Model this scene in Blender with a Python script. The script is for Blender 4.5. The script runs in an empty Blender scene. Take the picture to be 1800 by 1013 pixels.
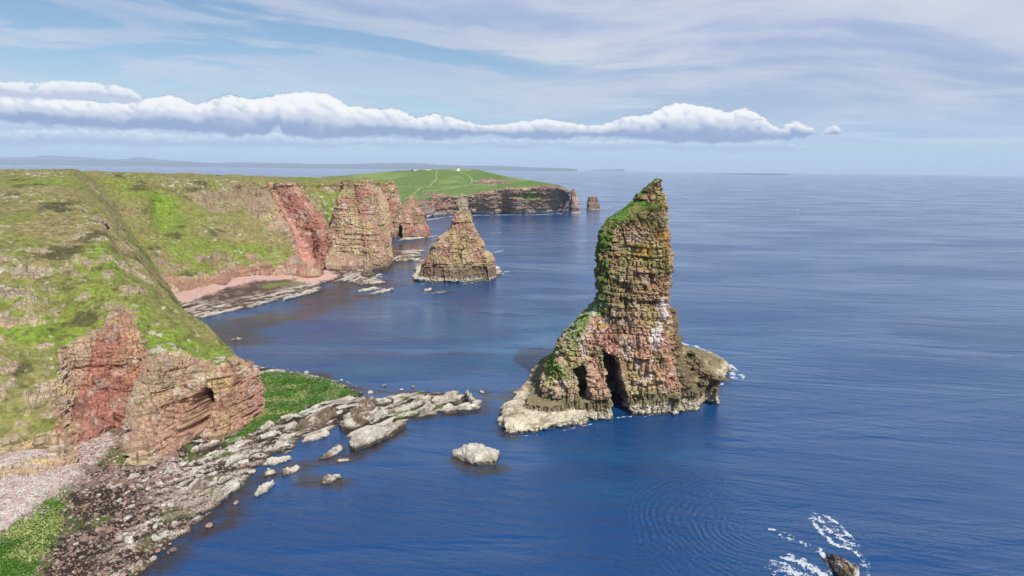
import bpy, math, random
import numpy as np

# ------------------------------------------------------------------ camera, world, sun, exposure
SC = bpy.context.scene
COL = SC.collection
CAM_H = 70.0
F_PX = 1200.0
PITCH = math.atan((506.5 - 297.0) / F_PX)
ROLL = 0.0115
_f = np.array([0, math.cos(PITCH), -math.sin(PITCH)])
_r0 = np.array([1.0, 0, 0]); _u0 = np.array([0, math.sin(PITCH), math.cos(PITCH)])
_r = math.cos(ROLL) * _r0 + math.sin(ROLL) * _u0
_u = -math.sin(ROLL) * _r0 + math.cos(ROLL) * _u0
cam_d = bpy.data.cameras.new("camera")
cam = bpy.data.objects.new("camera", cam_d); COL.objects.link(cam)
from mathutils import Matrix, Vector
m = Matrix(((_r[0], _u[0], -_f[0], 0), (_r[1], _u[1], -_f[1], 0), (_r[2], _u[2], -_f[2], CAM_H), (0, 0, 0, 1)))
cam.matrix_world = m
cam_d.sensor_width = 36.0
cam_d.lens = 36.0 * F_PX / 1800.0
cam_d.clip_start = 0.5
cam_d.clip_end = 200000.0
SC.camera = cam

SUN_EL = math.radians(46.0)
SUN_AZ = math.radians(150.0)      # compass-like angle from +Y towards +X: behind the camera, to the right
sd = bpy.data.lights.new("sun", 'SUN'); sd.energy = 5.0; sd.angle = math.radians(0.6); sd.color = (1.0, 0.95, 0.87)
so = bpy.data.objects.new("sun", sd); COL.objects.link(so)
sdir = Vector((math.sin(SUN_AZ) * math.cos(SUN_EL), math.cos(SUN_AZ) * math.cos(SUN_EL), math.sin(SUN_EL)))
so.rotation_euler = sdir.to_track_quat('Z', 'Y').to_euler()
so.location = (60, -60, 200)

SC.view_settings.view_transform = 'Standard'
try: SC.view_settings.look = 'None'
except Exception: pass
SC.view_settings.exposure = 0.0
SC.view_settings.gamma = 1.0
SC.cycles.volume_bounces = 2

class NT:
    """small helper for building node trees"""
    def __init__(s, tree): s.t = tree; tree.nodes.clear()
    def n(s, typ, **kw):
        nd = s.t.nodes.new(typ)
        for k, v in kw.items(): setattr(nd, k, v)
        return nd
    def link(s, a, b): s.t.links.new(a, b)
    def put(s, sock, v):
        if isinstance(v, bpy.types.NodeSocket): s.link(v, sock)
        elif v is not None: sock.default_value = v
    def math(s, op, a, b=None, c=None, clamp=False):
        nd = s.n('ShaderNodeMath', operation=op, use_clamp=clamp)
        s.put(nd.inputs[0], a)
        if b is not None: s.put(nd.inputs[1], b)
        if c is not None: s.put(nd.inputs[2], c)
        return nd.outputs[0]
    def mapr(s, v, a, b, c=0.0, d=1.0, smooth=True):
        nd = s.n('ShaderNodeMapRange', interpolation_type='SMOOTHSTEP' if smooth else 'LINEAR')
        s.put(nd.inputs[0], v)
        for i, x in enumerate((a, b, c, d)): s.put(nd.inputs[1 + i], x)
        return nd.outputs[0]
    def mix(s, f, a, b, mode='MIX'):
        nd = s.n('ShaderNodeMix', data_type='RGBA', blend_type=mode)
        s.put(nd.inputs[0], f)
        for i, x in ((6, a), (7, b)):
            if isinstance(x, (tuple, list)) and len(x) == 3: x = (*x, 1.0)
            s.put(nd.inputs[i], x)
        return nd.outputs[2]
    def noise(s, vec, scale, detail=4, rough=0.55, dist=0.0, out=0):
        nd = s.n('ShaderNodeTexNoise')
        s.put(nd.inputs['Vector'], vec); nd.inputs['Scale'].default_value = scale
        nd.inputs['Detail'].default_value = detail; nd.inputs['Roughness'].default_value = rough
        nd.inputs['Distortion'].default_value = dist
        return nd.outputs[out]
    def comb(s, x, y, z):
        nd = s.n('ShaderNodeCombineXYZ')
        for i, v in enumerate((x, y, z)): s.put(nd.inputs[i], v)
        return nd.outputs[0]
    def vmath(s, op, a, b=None, scale=None):
        nd = s.n('ShaderNodeVectorMath', operation=op)
        s.put(nd.inputs[0], a)
        if b is not None: s.put(nd.inputs[1], b)
        if scale is not None: s.put(nd.inputs[3], scale)
        return nd
    def curve(s, v, pts):
        nd = s.n('ShaderNodeFloatCurve')
        c = nd.mapping.curves[0]
        pts = sorted(pts)
        c.points[0].location = pts[0]; c.points[1].location = pts[-1]
        for p in pts[1:-1]: c.points.new(*p)
        nd.mapping.update()
        s.put(nd.inputs['Value'], v)
        return nd.outputs[0]

def pix_ray(px, py):
    d = _f * F_PX + _r * (px - 900.0) - _u * (py - 506.5)
    return d / np.linalg.norm(d)
def pix_azel(px, py):
    d = pix_ray(px, py)
    return math.degrees(math.atan2(d[0], d[1])), math.degrees(math.asin(d[2]))

def build_world():
    w = bpy.data.worlds.new("World"); SC.world = w; w.use_nodes = True
    g = NT(w.node_tree)
    out = g.n('ShaderNodeOutputWorld')
    sky = g.n('ShaderNodeTexSky', sky_type='NISHITA')
    sky.sun_disc = False; sky.sun_elevation = SUN_EL; sky.sun_rotation = SUN_AZ
    sky.air_density = 1.0; sky.dust_density = 0.3; sky.ozone_density = 4.0
    bg1 = g.n('ShaderNodeBackground'); g.link(sky.outputs[0], bg1.inputs[0]); bg1.inputs[1].default_value = 0.10
    g.link(bg1.outputs[0], out.inputs[0])
    w.cycles.sampling_method = 'MANUAL'; w.cycles.sample_map_resolution = 512
build_world()

# ------------------------------------------------------------------ numpy helpers
def PZ(px, py, z=0.0):
    d = pix_ray(px, py); t = (z - CAM_H) / d[2]
    return np.array([0, 0, CAM_H]) + d * t
def PY(px, py, Y):
    d = pix_ray(px, py); t = Y / d[1]
    return np.array([0, 0, CAM_H]) + d * t
def hashu(*ks):
    h = np.uint32(2166136261)
    for k in ks:
        k = np.asarray(k).astype(np.int64).astype(np.uint32)
        h = (h ^ k) * np.uint32(16777619)
        h = h ^ (h >> np.uint32(15)); h = h * np.uint32(2246822519)
        h = h ^ (h >> np.uint32(13))
    h = h * np.uint32(3266489917); h = h ^ (h >> np.uint32(16))
    return h.astype(np.float64) / 4294967295.0
np.seterr(over='ignore')
def vn(P, seed=0):
    """value noise in [-1,1]"""
    i = np.floor(P).astype(np.int64); f = P - i
    f = f * f * f * (f * (f * 6 - 15) + 10)
    r = 0
    for dx in (0, 1):
        wx = f[:, 0] if dx else 1 - f[:, 0]
        for dy in (0, 1):
            wy = f[:, 1] if dy else 1 - f[:, 1]
            for dz in (0, 1):
                wz = f[:, 2] if dz else 1 - f[:, 2]
                r = r + hashu(i[:, 0] + dx, i[:, 1] + dy, i[:, 2] + dz, seed) * wx * wy * wz
    return r * 2 - 1
def fbm(P, scale, octv=4, seed=0, gain=0.5):
    q = P / scale; a = 1.0; s = 0; n = 0
    R = np.array([[0.8, 0.6, 0], [-0.48, 0.64, 0.6], [0.36, -0.48, 0.8]])
    for k in range(octv):
        s = s + a * vn(q, seed + 17 * k); n += a; a *= gain; q = (q @ R) * 2.03
    return s / n * 1.5
def ridge(P, scale, octv=4, seed=0):
    q = P / scale; a = 1.0; s = 0; n = 0
    R = np.array([[0.8, 0.6, 0], [-0.48, 0.64, 0.6], [0.36, -0.48, 0.8]])
    for k in range(octv):
        s = s + a * (1 - 2 * np.abs(vn(q, seed + 13 * k))); n += a; a *= 0.5; q = (q @ R) * 2.1
    return s / n
def sstep(a, b, x):
    t = np.clip((x - a) / (b - a), 0, 1); return t * t * (3 - 2 * t)
def lerp3(a, b, t):
    return a + (np.asarray(b) - a) * t[:, None]

def bricks(P, N, lay, cell, seed, dip=(0.0, 0.0), rot=0.5, warp=0.6, groove=0.25, gw=0.16):
    """offsets of a jointed, layered rock mass. returns block offset [-1,1], layer offset [-1,1], groove depth>=0, block random"""
    W = np.stack([fbm(P, cell * 4, 2, seed + 1), fbm(P, cell * 4, 2, seed + 2), fbm(P, cell * 5, 2, seed + 3)], 1) * warp
    Q = P + W
    s = Q[:, 2] + dip[0] * Q[:, 0] + dip[1] * Q[:, 1]
    rng = np.random.RandomState(seed)
    th = lay * (0.35 + rng.rand(600) ** 1.5 * 1.6)
    bnd = np.cumsum(th) - 20 * lay - 30
    li = np.searchsorted(bnd, s)
    li = np.clip(li, 1, 599)
    e = np.minimum(s - bnd[li - 1], bnd[li] - s)
    c, sn = math.cos(rot), math.sin(rot)
    xx = Q[:, 0] * c + Q[:, 1] * sn; yy = -Q[:, 0] * sn + Q[:, 1] * c
    w = cell * (0.5 + 1.0 * hashu(li, seed + 5))
    xo = (xx + hashu(li, seed + 6) * 50) / w; yo = (yy + hashu(li, seed + 7) * 50) / w
    ix = np.floor(xo); iy = np.floor(yo)
    fx = (xo - ix); fy = (yo - iy)
    ex = np.minimum(fx, 1 - fx) * w; ey = np.minimum(fy, 1 - fy) * w
    nx = np.abs(N[:, 0] * c + N[:, 1] * sn); ny = np.abs(-N[:, 0] * sn + N[:, 1] * c); nz = np.abs(N[:, 2])
    keep = hashu(li, ix, iy, seed + 9) > 0.25
    gz = np.clip(1 - e / gw, 0, 1) * (1 - nz ** 2)
    gx = np.clip(1 - ex / gw, 0, 1) * (1 - sstep(0.6, 0.95, nx)) * keep
    gy = np.clip(1 - ey / gw, 0, 1) * (1 - sstep(0.6, 0.95, ny)) * keep
    gr = np.maximum(np.maximum(gx, gy) * 1.15, gz * (0.35 + 0.65 * hashu(li, ix, iy, seed + 12)) * (hashu(li, ix, iy, seed + 13) > 0.2))
    rb = hashu(li, ix, iy, seed + 8); rl = hashu(li, seed + 4)
    return rb * 2 - 1, rl * 2 - 1, gr * groove, rb, rl

# ------------------------------------------------------------------ mesh helpers
def mesh_np(name, V, Fq=None, Ft=None, cols=None, smooth=False):
    me = bpy.data.meshes.new(name)
    V = np.ascontiguousarray(V, dtype=np.float32)
    loops = []; starts = []; n = 0
    if Fq is not None and len(Fq):
        loops.append(Fq.reshape(-1)); starts.append(np.arange(len(Fq)) * 4 + n); n += len(Fq) * 4
    if Ft is not None and len(Ft):
        loops.append(Ft.reshape(-1)); starts.append(np.arange(len(Ft)) * 3 + n); n += len(Ft) * 3
    L = np.concatenate(loops).astype(np.int32); S = np.concatenate(starts).astype(np.int32)
    me.vertices.add(len(V)); me.vertices.foreach_set('co', V.reshape(-1))
    me.loops.add(len(L)); me.loops.foreach_set('vertex_index', L)
    me.polygons.add(len(S)); me.polygons.foreach_set('loop_start', S)
    me.update(calc_edges=True); me.validate()
    me.polygons.foreach_set('use_smooth', np.full(len(me.polygons), smooth, dtype=bool))
    if cols is not None: set_cols(me, cols)
    return me
def set_cols(me, cols, name='Col'):
    a = me.attributes.new(name, 'FLOAT_COLOR', 'POINT')
    c = np.ones((len(me.vertices), 4), dtype=np.float32); c[:, :cols.shape[1]] = cols
    a.data.foreach_set('color', c.reshape(-1))
def grid_faces(nu, nv):
    a = np.arange(nu * nv).reshape(nu, nv)
    return np.stack([a[:-1, :-1], a[1:, :-1], a[1:, 1:], a[:-1, 1:]], -1).reshape(-1, 4)
def link(name, me, mat=None, parent=None, **props):
    o = bpy.data.objects.new(name, me); COL.objects.link(o)
    if mat is not None and me is not None: me.materials.append(mat)
    if parent is not None: o.parent = parent
    for k, v in props.items(): o[k] = v
    if 'label' in props and 'kind' not in props: o['kind'] = 'thing'
    return o
def get_vn(me):
    n = len(me.vertices); V = np.empty(n * 3, np.float32); me.vertices.foreach_get('co', V)
    N = np.empty(n * 3, np.float32); me.vertex_normals.foreach_get('vector', N)
    return V.reshape(-1, 3).astype(np.float64), N.reshape(-1, 3).astype(np.float64)
def grid_normals(G):
    du = np.gradient(G, axis=0); dv = np.gradient(G, axis=1)
    n = np.cross(du, dv); l = np.linalg.norm(n, axis=2, keepdims=True); return n / np.maximum(l, 1e-9)

# ------------------------------------------------------------------ materials
def rock_material(name, rough=0.9, bump=0.25, scale=1.0, contrast=0.35, spec=0.2, joints=1.1):
    mt = bpy.data.materials.new(name); mt.use_nodes = True
    g = NT(mt.node_tree)
    out = g.n('ShaderNodeOutputMaterial'); b = g.n('ShaderNodeBsdfPrincipled'); g.link(b.outputs[0], out.inputs[0])
    at = g.n('ShaderNodeAttribute', attribute_name='Col')
    tc = g.n('ShaderNodeTexCoord'); v = tc.outputs['Object']
    n1 = g.noise(v, 1.3 * scale, 8, 0.65); n2 = g.noise(v, 0.22 * scale, 5, 0.6)
    k = g.math('ADD', g.mapr(n1, 0.25, 0.75, 1 - contrast, 1 + contrast, False), g.mapr(n2, 0.3, 0.7, -0.12, 0.12, False))
    c = g.vmath('SCALE', at.outputs['Color'], scale=k).outputs[0]
    g.link(c, b.inputs['Base Color'])
    b.inputs['Roughness'].default_value = rough
    b.inputs['Specular IOR Level'].default_value = spec
    bp = g.n('ShaderNodeBump'); bp.inputs['Strength'].default_value = 1.0; bp.inputs['Distance'].default_value = bump
    vo = g.n('ShaderNodeTexVoronoi', feature='DISTANCE_TO_EDGE')
    wv = g.vmath('ADD', g.vmath('MULTIPLY', v, (0.8 * scale, 0.8 * scale, 1.5 * scale)).outputs[0], g.noise(v, 0.5 * scale, 3, 0.5, out=1)).outputs[0]
    g.link(wv, vo.inputs['Vector']); vo.inputs['Scale'].default_value = 1.0; vo.inputs['Randomness'].default_value = 0.85
    crk = g.math('MULTIPLY', g.mapr(vo.outputs['Distance'], 0.0, 0.10, -1.0, 0.0), g.math('MULTIPLY', at.outputs['Alpha'], joints))
    g.link(g.math('ADD', n1, crk), bp.inputs['Height']); g.link(bp.outputs[0], b.inputs['Normal'])
    return mt
def plain_material(name, col, rough=0.7, var=0.15):
    mt = bpy.data.materials.new(name); mt.use_nodes = True
    g = NT(mt.node_tree)
    out = g.n('ShaderNodeOutputMaterial'); b = g.n('ShaderNodeBsdfPrincipled'); g.link(b.outputs[0], out.inputs[0])
    tc = g.n('ShaderNodeTexCoord'); n1 = g.noise(tc.outputs['Object'], 2.0, 4)
    c = g.mix(n1, tuple(x * (1 - var) for x in col), tuple(min(1, x * (1 + var)) for x in col))
    g.link(c, b.inputs['Base Color']); b.inputs['Roughness'].default_value = rough
    return mt
M_CLIFF = rock_material('cliff_rock_and_turf', bump=0.22, scale=1.0, contrast=0.32, joints=.45)
M_STACK = rock_material('sea_stack_sandstone', bump=0.20, scale=1.2, contrast=0.35)
M_FAR = rock_material('distant_cliff', bump=0.5, scale=0.3, contrast=0.3)
M_SHORE = rock_material('shore_rock', bump=0.10, scale=2.2, contrast=0.4, rough=0.8)
M_WEED = rock_material('green_weed', bump=0.05, scale=4.0, contrast=0.4, rough=0.7)

TAN = np.array([0.43, 0.325, 0.215]); PINK = np.array([0.47, 0.265, 0.20]); RED = np.array([0.37, 0.17, 0.125])
LICH = np.array([0.47, 0.40, 0.19]); PALE = np.array([0.56, 0.52, 0.45]); DARKR = np.array([0.13, 0.105, 0.08])
GRASS = np.array([0.190, 0.202, 0.052]); GR_B = np.array([0.180, 0.258, 0.034]); OLIVE = np.array([0.255, 0.212, 0.092]); HEATH = np.array([0.075, 0.068, 0.030])
DGREEN = np.array([0.07, 0.13, 0.02]); GUANO = np.array([0.72, 0.64, 0.60])
WET = np.array([0.05, 0.04, 0.028])

def rock_color(P, N, rb, rl, red, lich=0.5, seed=0, tan=TAN):
    n = len(P)
    c = np.tile(tan, (n, 1))
    c = lerp3(c, PINK, np.clip(0.32 + 0.7 * fbm(P * np.array([1, 1, .6]), 7, 4, seed + 3) + 0.25 * (rl - 0.5), 0, 1))
    c = lerp3(c, RED, np.clip(red + 0.25 * (rb - 0.5), 0, 1))
    lm = sstep(0.12, 0.5, fbm(P * np.array([1, 1, 0.55]), 5.0, 4, seed + 5) + (lich - 0.5) + 0.25 * (rb - 0.5)) * (1 - 0.75 * np.clip(red, 0, 1))
    c = lerp3(c, LICH, lm * 0.7)
    c = lerp3(c, PALE, sstep(0.25, 0.6, fbm(P, 3.0, 3, seed + 8)) * 0.45)
    c *= (0.74 + 0.44 * rb)[:, None]
    return c
def grass_color(P, seed=0, bright=0.5):
    n1 = fbm(P, 26, 4, seed + 1); n2 = fbm(P, 5, 4, seed + 2, 0.6); n3 = fbm(P, 1.6, 3, seed + 3, 0.65)
    c = np.tile(OLIVE, (len(P), 1))
    br = bright if np.ndim(bright) else np.full(len(P), bright)
    c = lerp3(c, GRASS, np.clip(0.10 + br * 0.9 + 0.9 * n1 + 0.7 * n2 + 0.4 * n3, 0, 1))
    c = lerp3(c, GR_B, np.clip((br - 0.55) * 1.6 + 0.8 * n1 + 0.4 * n3, 0, 1))
    c = lerp3(c, HEATH, sstep(0.38, 0.75, fbm(P * np.array([1, 1, 1.6]), 11, 4, seed + 9, 0.6) + 0.25 * n3 - 0.35 * (br - 0.4)) * 0.85)
    n4 = fbm(P, 0.9, 2, seed + 4); tuft = ridge(P * np.array([1, 1, 1.4]), 2.4, 3, seed + 5)
    c *= (0.92 + 0.30 * n3 + 0.22 * n4 - 0.25 * sstep(0.5, 0.9, tuft))[:, None]
    return np.clip(c, 0.01, 1)

# ------------------------------------------------------------------ lofted terrain
def cr_weights(n, ts, tens):
    """Catmull-Rom (tension) resampling matrix: ts in [0,n-1]"""
    i = np.clip(np.floor(ts).astype(int), 0, n - 2); t = ts - i
    M = np.zeros((len(ts), n))
    h00 = 2 * t**3 - 3 * t**2 + 1; h10 = t**3 - 2 * t**2 + t; h01 = -2 * t**3 + 3 * t**2; h11 = t**3 - t**2
    k = np.arange(len(ts))
    def add(idx, w): np.add.at(M, (k, np.clip(idx, 0, n - 1)), w)
    lin = 1 - tens
    add(i, h00 * tens + lin * (1 - t)); add(i + 1, h01 * tens + lin * t)
    m0 = 0.5 * h10 * tens; add(i + 1, m0); add(i - 1, -m0)
    m1 = 0.5 * h11 * tens; add(i + 2, m1); add(i, -m1)
    return M
def loft(ctrl, step, tu=1.0, tv=0.5, cap=(1500, 1500), vfine=(2.5, .7, .7, .9), ufine=None):
    """ctrl: stations x points x channels (xyz + extra). returns dense grid (nu,nv,ch)"""
    C = np.array(ctrl, dtype=float)
    sk = C[:, :1].copy(); sk[:, :, 2] -= 8.0; C = np.concatenate([sk, C], axis=1)
    S, K, ch = C.shape
    du = np.linalg.norm(np.diff(C[:, :, :3], axis=0), axis=2)      # S-1,K
    dv = np.linalg.norm(np.diff(C[:, :, :3], axis=1), axis=2)      # S,K-1
    def ts(d, n, cp, fine=None):
        seg = [max(2, int(math.ceil(x / step / (fine[i] if fine is not None and i < len(fine) else 1.0)))) for i, x in enumerate(d)]
        if sum(seg) > cp:
            f = cp / sum(seg); seg = [max(2, int(s * f)) for s in seg]
        out = [np.arange(s) / s + i for i, s in enumerate(seg)]
        return np.append(np.concatenate(out), n - 1.0)
    vis = C.shape[1]
    tU = ts(np.percentile(du, 60, axis=1), S, cap[0], ufine); tV = ts(np.percentile(dv, 70, axis=0), K, cap[1], vfine)
    MU = cr_weights(S, tU, tu); MV = cr_weights(K, tV, tv)
    return np.einsum('us,skc,vk->uvc', MU, C, MV)

def Y(px, py, yy, rock=0.0, red=0.0, br=0.5):
    return [*PY(px, py, yy), rock, red, br]
def Z(px, py, zz, rock=0.0, red=0.0, br=0.5):
    return [*PZ(px, py, zz), rock, red, br]

TERR = {}
def terrain(name, ctrl, step, seed, mat, flip=False, lay=1.4, cell=3.0, amp=1.0, dents=(), tv=0.5, lich=0.5, tint=None, wet=True, lowf=1.0, patches=(), dip=(0.06, -0.1), cap=(1500, 1500), ocb=0.0, ocp=(), gv=1.0, vfine=(2.5, .7, .7, .9), ufine=None, gw=.22):
    G = loft(ctrl, step, tv=tv, cap=cap, vfine=vfine, ufine=ufine)
    nu, nv, _ = G.shape
    N = grid_normals(G[:, :, :3]).reshape(-1, 3)
    if flip: N = -N
    E = G.reshape(-1, G.shape[2]); P = E[:, :3].copy(); rock, red, br = E[:, 3].copy(), E[:, 4].copy(), E[:, 5].copy()
    for (c, r, ro, re, b_) in patches:
        w = np.exp(-np.sum(((P - c) / r) ** 2, axis=1) ** 1.5)
        rock = rock * (1 - w) + ro * w if ro is not None else rock
        red = red * (1 - w) + re * w if re is not None else red
        br = br * (1 - w) + b_ * w if b_ is not None else br
    nz = N[:, 2]
    rm = sstep(-0.06, 0.10, rock - 0.58 + 0.34 * fbm(P, 6 * amp, 4, seed + 40, 0.6) + 0.25 * (0.5 - nz) * (rock > 0.05))
    # stray outcrops in the turf
    for (pc, pr, pa) in ocp: ocb = ocb + pa * np.exp(-np.sum(((P - pc) / pr) ** 2, axis=1) ** 2)
    oc = sstep(0.60, 0.68, fbm(P * np.array([1, 1, 1.5]), 2.6 * amp, 4, seed + 44, 0.62) + 0.45 * fbm(P, 34 * amp, 2, seed + 45) + ocb) * (nz < 0.95)
    P += N * (fbm(P, 22, 3, seed + 50) * 1.3 * lowf * (1 - 0.3 * rm))[:, None] * amp
    rb, rl, gr, rnd, rlr = bricks(P, N, lay * 3.2 * amp, cell * 3 * amp, seed + 3, dip=dip, groove=0.3, gw=0.5)
    sb, sl, sg, srnd, srl = bricks(P, N, lay * amp, cell * amp, seed + 7, dip=dip, groove=0.5, gw=gw, warp=.35)
    d = rm * amp * (0.75 * rb + 0.35 * rl + 0.42 * sb + 0.20 * sl - sg * 1.5 * gv - gr * 2.4 * gv + 0.15 * fbm(P, 1.2, 3, seed + 11))
    gd = (1 - rm) * amp * (0.28 * fbm(P, 4.0, 4, seed + 12, 0.6) + 0.22 * fbm(P, 1.3, 3, seed + 13, 0.65))
    gd += oc * (1 - rm) * (0.35 + 0.5 * np.abs(sb)) * amp
    P2 = P + N * (d + gd)[:, None]
    for (c, r, depth, dirv) in dents:
        w = np.exp(-np.sum(((P - c) / r) ** 2, axis=1) ** 4)
        P2 += np.array(dirv)[None] * (w * depth)[:, None]
    c1 = rock_color(P, N, 0.5 * srnd + 0.5 * rnd, srl, red, lich, seed)
    c2 = grass_color(P, seed + 60, br)
    # thin turf on ledges of rock, stones in turf
    c = lerp3(c2, 0, np.zeros(len(P))) * (1 - rm)[:, None] + c1 * rm[:, None]
    c = lerp3(c, PALE * 0.95, oc * (1 - rm) * (0.55 + 0.4 * srnd))
    ledge = sstep(0.15, 0.5, fbm(P, 3.5, 4, seed + 70, 0.6) + 0.5 * (nz - 0.35)) * rm * (1 - np.clip(red, 0, 0.8))
    c = lerp3(c, OLIVE * 0.75, ledge * 0.6)
    if tint is not None: c = tint(P, N, c, rm)
    if wet:
        c = lerp3(c, WET, sstep(1.8, 0.2, P2[:, 2] + 0.6 * fbm(P, 3, 3, seed + 71)) * 0.85)
    TERR[name] = (P2, N, c, np.maximum(rm, oc))
    Fq = grid_faces(nu, nv)
    if flip: Fq = Fq[:, ::-1]
    me = mesh_np(name, P2, Fq, cols=np.column_stack([np.clip(c, .01, .9), np.maximum(rm, oc)]))
    return link(name, me, mat, kind='structure')

# ------------------------------------------------------------------ solids for sea stacks
def ring_solid(levels, n=40, ex=3.2, rot=0.0):
    """levels bottom->top of (cx, cy, hx, hy, z)"""
    V = []; F = []
    a = np.arange(n) / n * 2 * math.pi
    ca, sa = np.cos(a), np.sin(a)
    for (cx, cy, hx, hy, z) in levels:
        x = np.sign(ca) * np.abs(ca) ** (2 / ex) * hx; y = np.sign(sa) * np.abs(sa) ** (2 / ex) * hy
        V.append(np.stack([cx + x, cy + y, np.full(n, z)], 1))
    V = np.concatenate(V)
    for l in range(len(levels) - 1):
        for i in range(n):
            j = (i + 1) % n
            F.append((l * n + i, l * n + j, (l + 1) * n + j, (l + 1) * n + i))
    F.append(tuple(range(n))[::-1]); t = (len(levels) - 1) * n; F.append(tuple(range(t, t + n)))
    return V, F
def px_levels(rows, zbot=-3.0):
    """rows top->bottom (py, xl, xr, Yc, thickness) -> ring levels bottom->top"""
    L = []
    for (py, xl, xr, Yc, th) in rows:
        a = PY(xl, py, Yc); b = PY(xr, py, Yc)
        L.append(((a[0] + b[0]) / 2, Yc, max(0.3, (b[0] - a[0]) / 2), th / 2, (a[2] + b[2]) / 2))
    L = L[::-1]
    f = L[0]
    if f[4] > zbot: L = [(f[0], f[1], f[2] * 1.03, f[3] * 1.03, zbot)] + L
    return L
def poly_solid(pts, z0, z1, inset=0.85):
    """pts: xy world outline; prism with inset top; z1 scalar or list"""
    P = np.array(pts)[:, :2]; n = len(P); c = P.mean(0)
    zt = np.full(n, z1) if np.ndim(z1) == 0 else np.array(z1, float)
    top = c + (P - c) * inset
    V = np.concatenate([np.column_stack([c + (P - c) * 1.04, np.full(n, z0)]), np.column_stack([P, zt * 0.5]), np.column_stack([top, zt])])
    F = []
    for l in range(2):
        for i in range(n):
            j = (i + 1) % n; F.append((l * n + i, l * n + j, (l + 1) * n + j, (l + 1) * n + i))
    F.append(tuple(range(n))[::-1]); F.append(tuple(range(2 * n, 3 * n)))
    return V, F
def union_solids(solids, cutters, voxel, smooth_it=4):
    def mk(lst):
        V = []; F = []; o = 0
        for v, f in lst:
            V.append(v); F += [tuple(i + o for i in q) for q in f]; o += len(v)
        me = bpy.data.meshes.new('tmp'); me.from_pydata(np.concatenate(V).tolist(), [], F); me.update()
        import bmesh
        bm = bmesh.new(); bm.from_mesh(me); bmesh.ops.recalc_face_normals(bm, faces=bm.faces); bm.to_mesh(me); bm.free()
        ob = bpy.data.objects.new('tmp', me); COL.objects.link(ob); return ob
    ob = mk(solids); junk = [ob]
    m1 = ob.modifiers.new('r', 'REMESH'); m1.mode = 'VOXEL'; m1.voxel_size = voxel * 2.2
    if cutters:
        for cu in cutters:
            oc = mk([cu]); junk.append(oc)
            b = ob.modifiers.new('b', 'BOOLEAN'); b.operation = 'DIFFERENCE'; b.object = oc; b.solver = 'EXACT'
    m2 = ob.modifiers.new('r2', 'REMESH'); m2.mode = 'VOXEL'; m2.voxel_size = voxel
    sm = ob.modifiers.new('s', 'SMOOTH'); sm.iterations = smooth_it; sm.factor = 0.5
    dg = bpy.context.evaluated_depsgraph_get(); dg.update()
    me = bpy.data.meshes.new_from_object(ob.evaluated_get(dg))
    for j in junk: bpy.data.objects.remove(j, do_unlink=True)
    me.materials.clear()
    return me

def finish_stack(name, me, seed, colorfn, mat, amp=1.0, lay=1.2, cell=2.2, cut_z=None, big=1.0, dip=(0.03, -0.05), parent=None, topfade=None, **props):
    V, N = get_vn(me)
    P = V.copy()
    N2 = N.copy(); N2[:, 2] *= 0.45; N2 /= np.maximum(np.linalg.norm(N2, axis=1, keepdims=True), 1e-6)
    steep = 1 - sstep(0.55, 0.9, N[:, 2])
    P = P + N2 * (fbm(P * np.array([1, 1, 0.6]), 13 * amp, 3, seed + 1) * 1.5 * amp * big)[:, None]
    rb, rl, gr, rnd, rlr = bricks(P, N, lay * 3.5 * amp, cell * 3 * amp, seed + 3, dip=dip, groove=0.35, gw=0.5 * amp, warp=1.2)
    sb, sl, sg, srnd, srl = bricks(P, N, lay * amp, cell * amp, seed + 7, dip=dip, groove=0.5, gw=0.24 * amp, warp=0.5)
    # vertical cracks and chimneys
    ch = np.maximum(ridge(P * np.array([1, 1, 0.16]), 6.0 * amp, 3, seed + 20), ridge(P * np.array([1, 1, 0.2]), 2.8 * amp, 2, seed + 21) - .08)
    d = steep * amp * (0.85 * rb + 0.16 * rl + 0.50 * sb + 0.10 * sl - 1.6 * sg - 1.9 * gr) * (0.35 + 0.65 * big)
    d -= steep * amp * 1.3 * sstep(0.72, 0.95, ch)
    d += amp * 0.16 * fbm(P, 1.1, 3, seed + 11) + (1 - steep) * amp * (0.45 * fbm(P, 3, 5, seed + 12, .65) - .45 * sstep(.55, .85, ridge(P, 2.4, 3, seed + 14)))
    if topfade is not None: d = d * (1 - .6 * sstep(topfade[0], topfade[1], V[:, 2])); P = V + (P - V) * (1 - .7 * sstep(topfade[0], topfade[1], V[:, 2]))[:, None]
    P2 = P + N2 * d[:, None]
    c = colorfn(V, N, 0.5 * srnd + 0.5 * rnd, srl, steep, P2)
    me.vertices.foreach_set('co', P2.astype(np.float32).reshape(-1)); me.update()
    me.polygons.foreach_set('use_smooth', np.zeros(len(me.polygons), dtype=bool))
    set_cols(me, np.column_stack([np.clip(c, 0.008, 0.9), steep]))
    me.name = name
    return link(name, me, mat, parent, **props)

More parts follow.
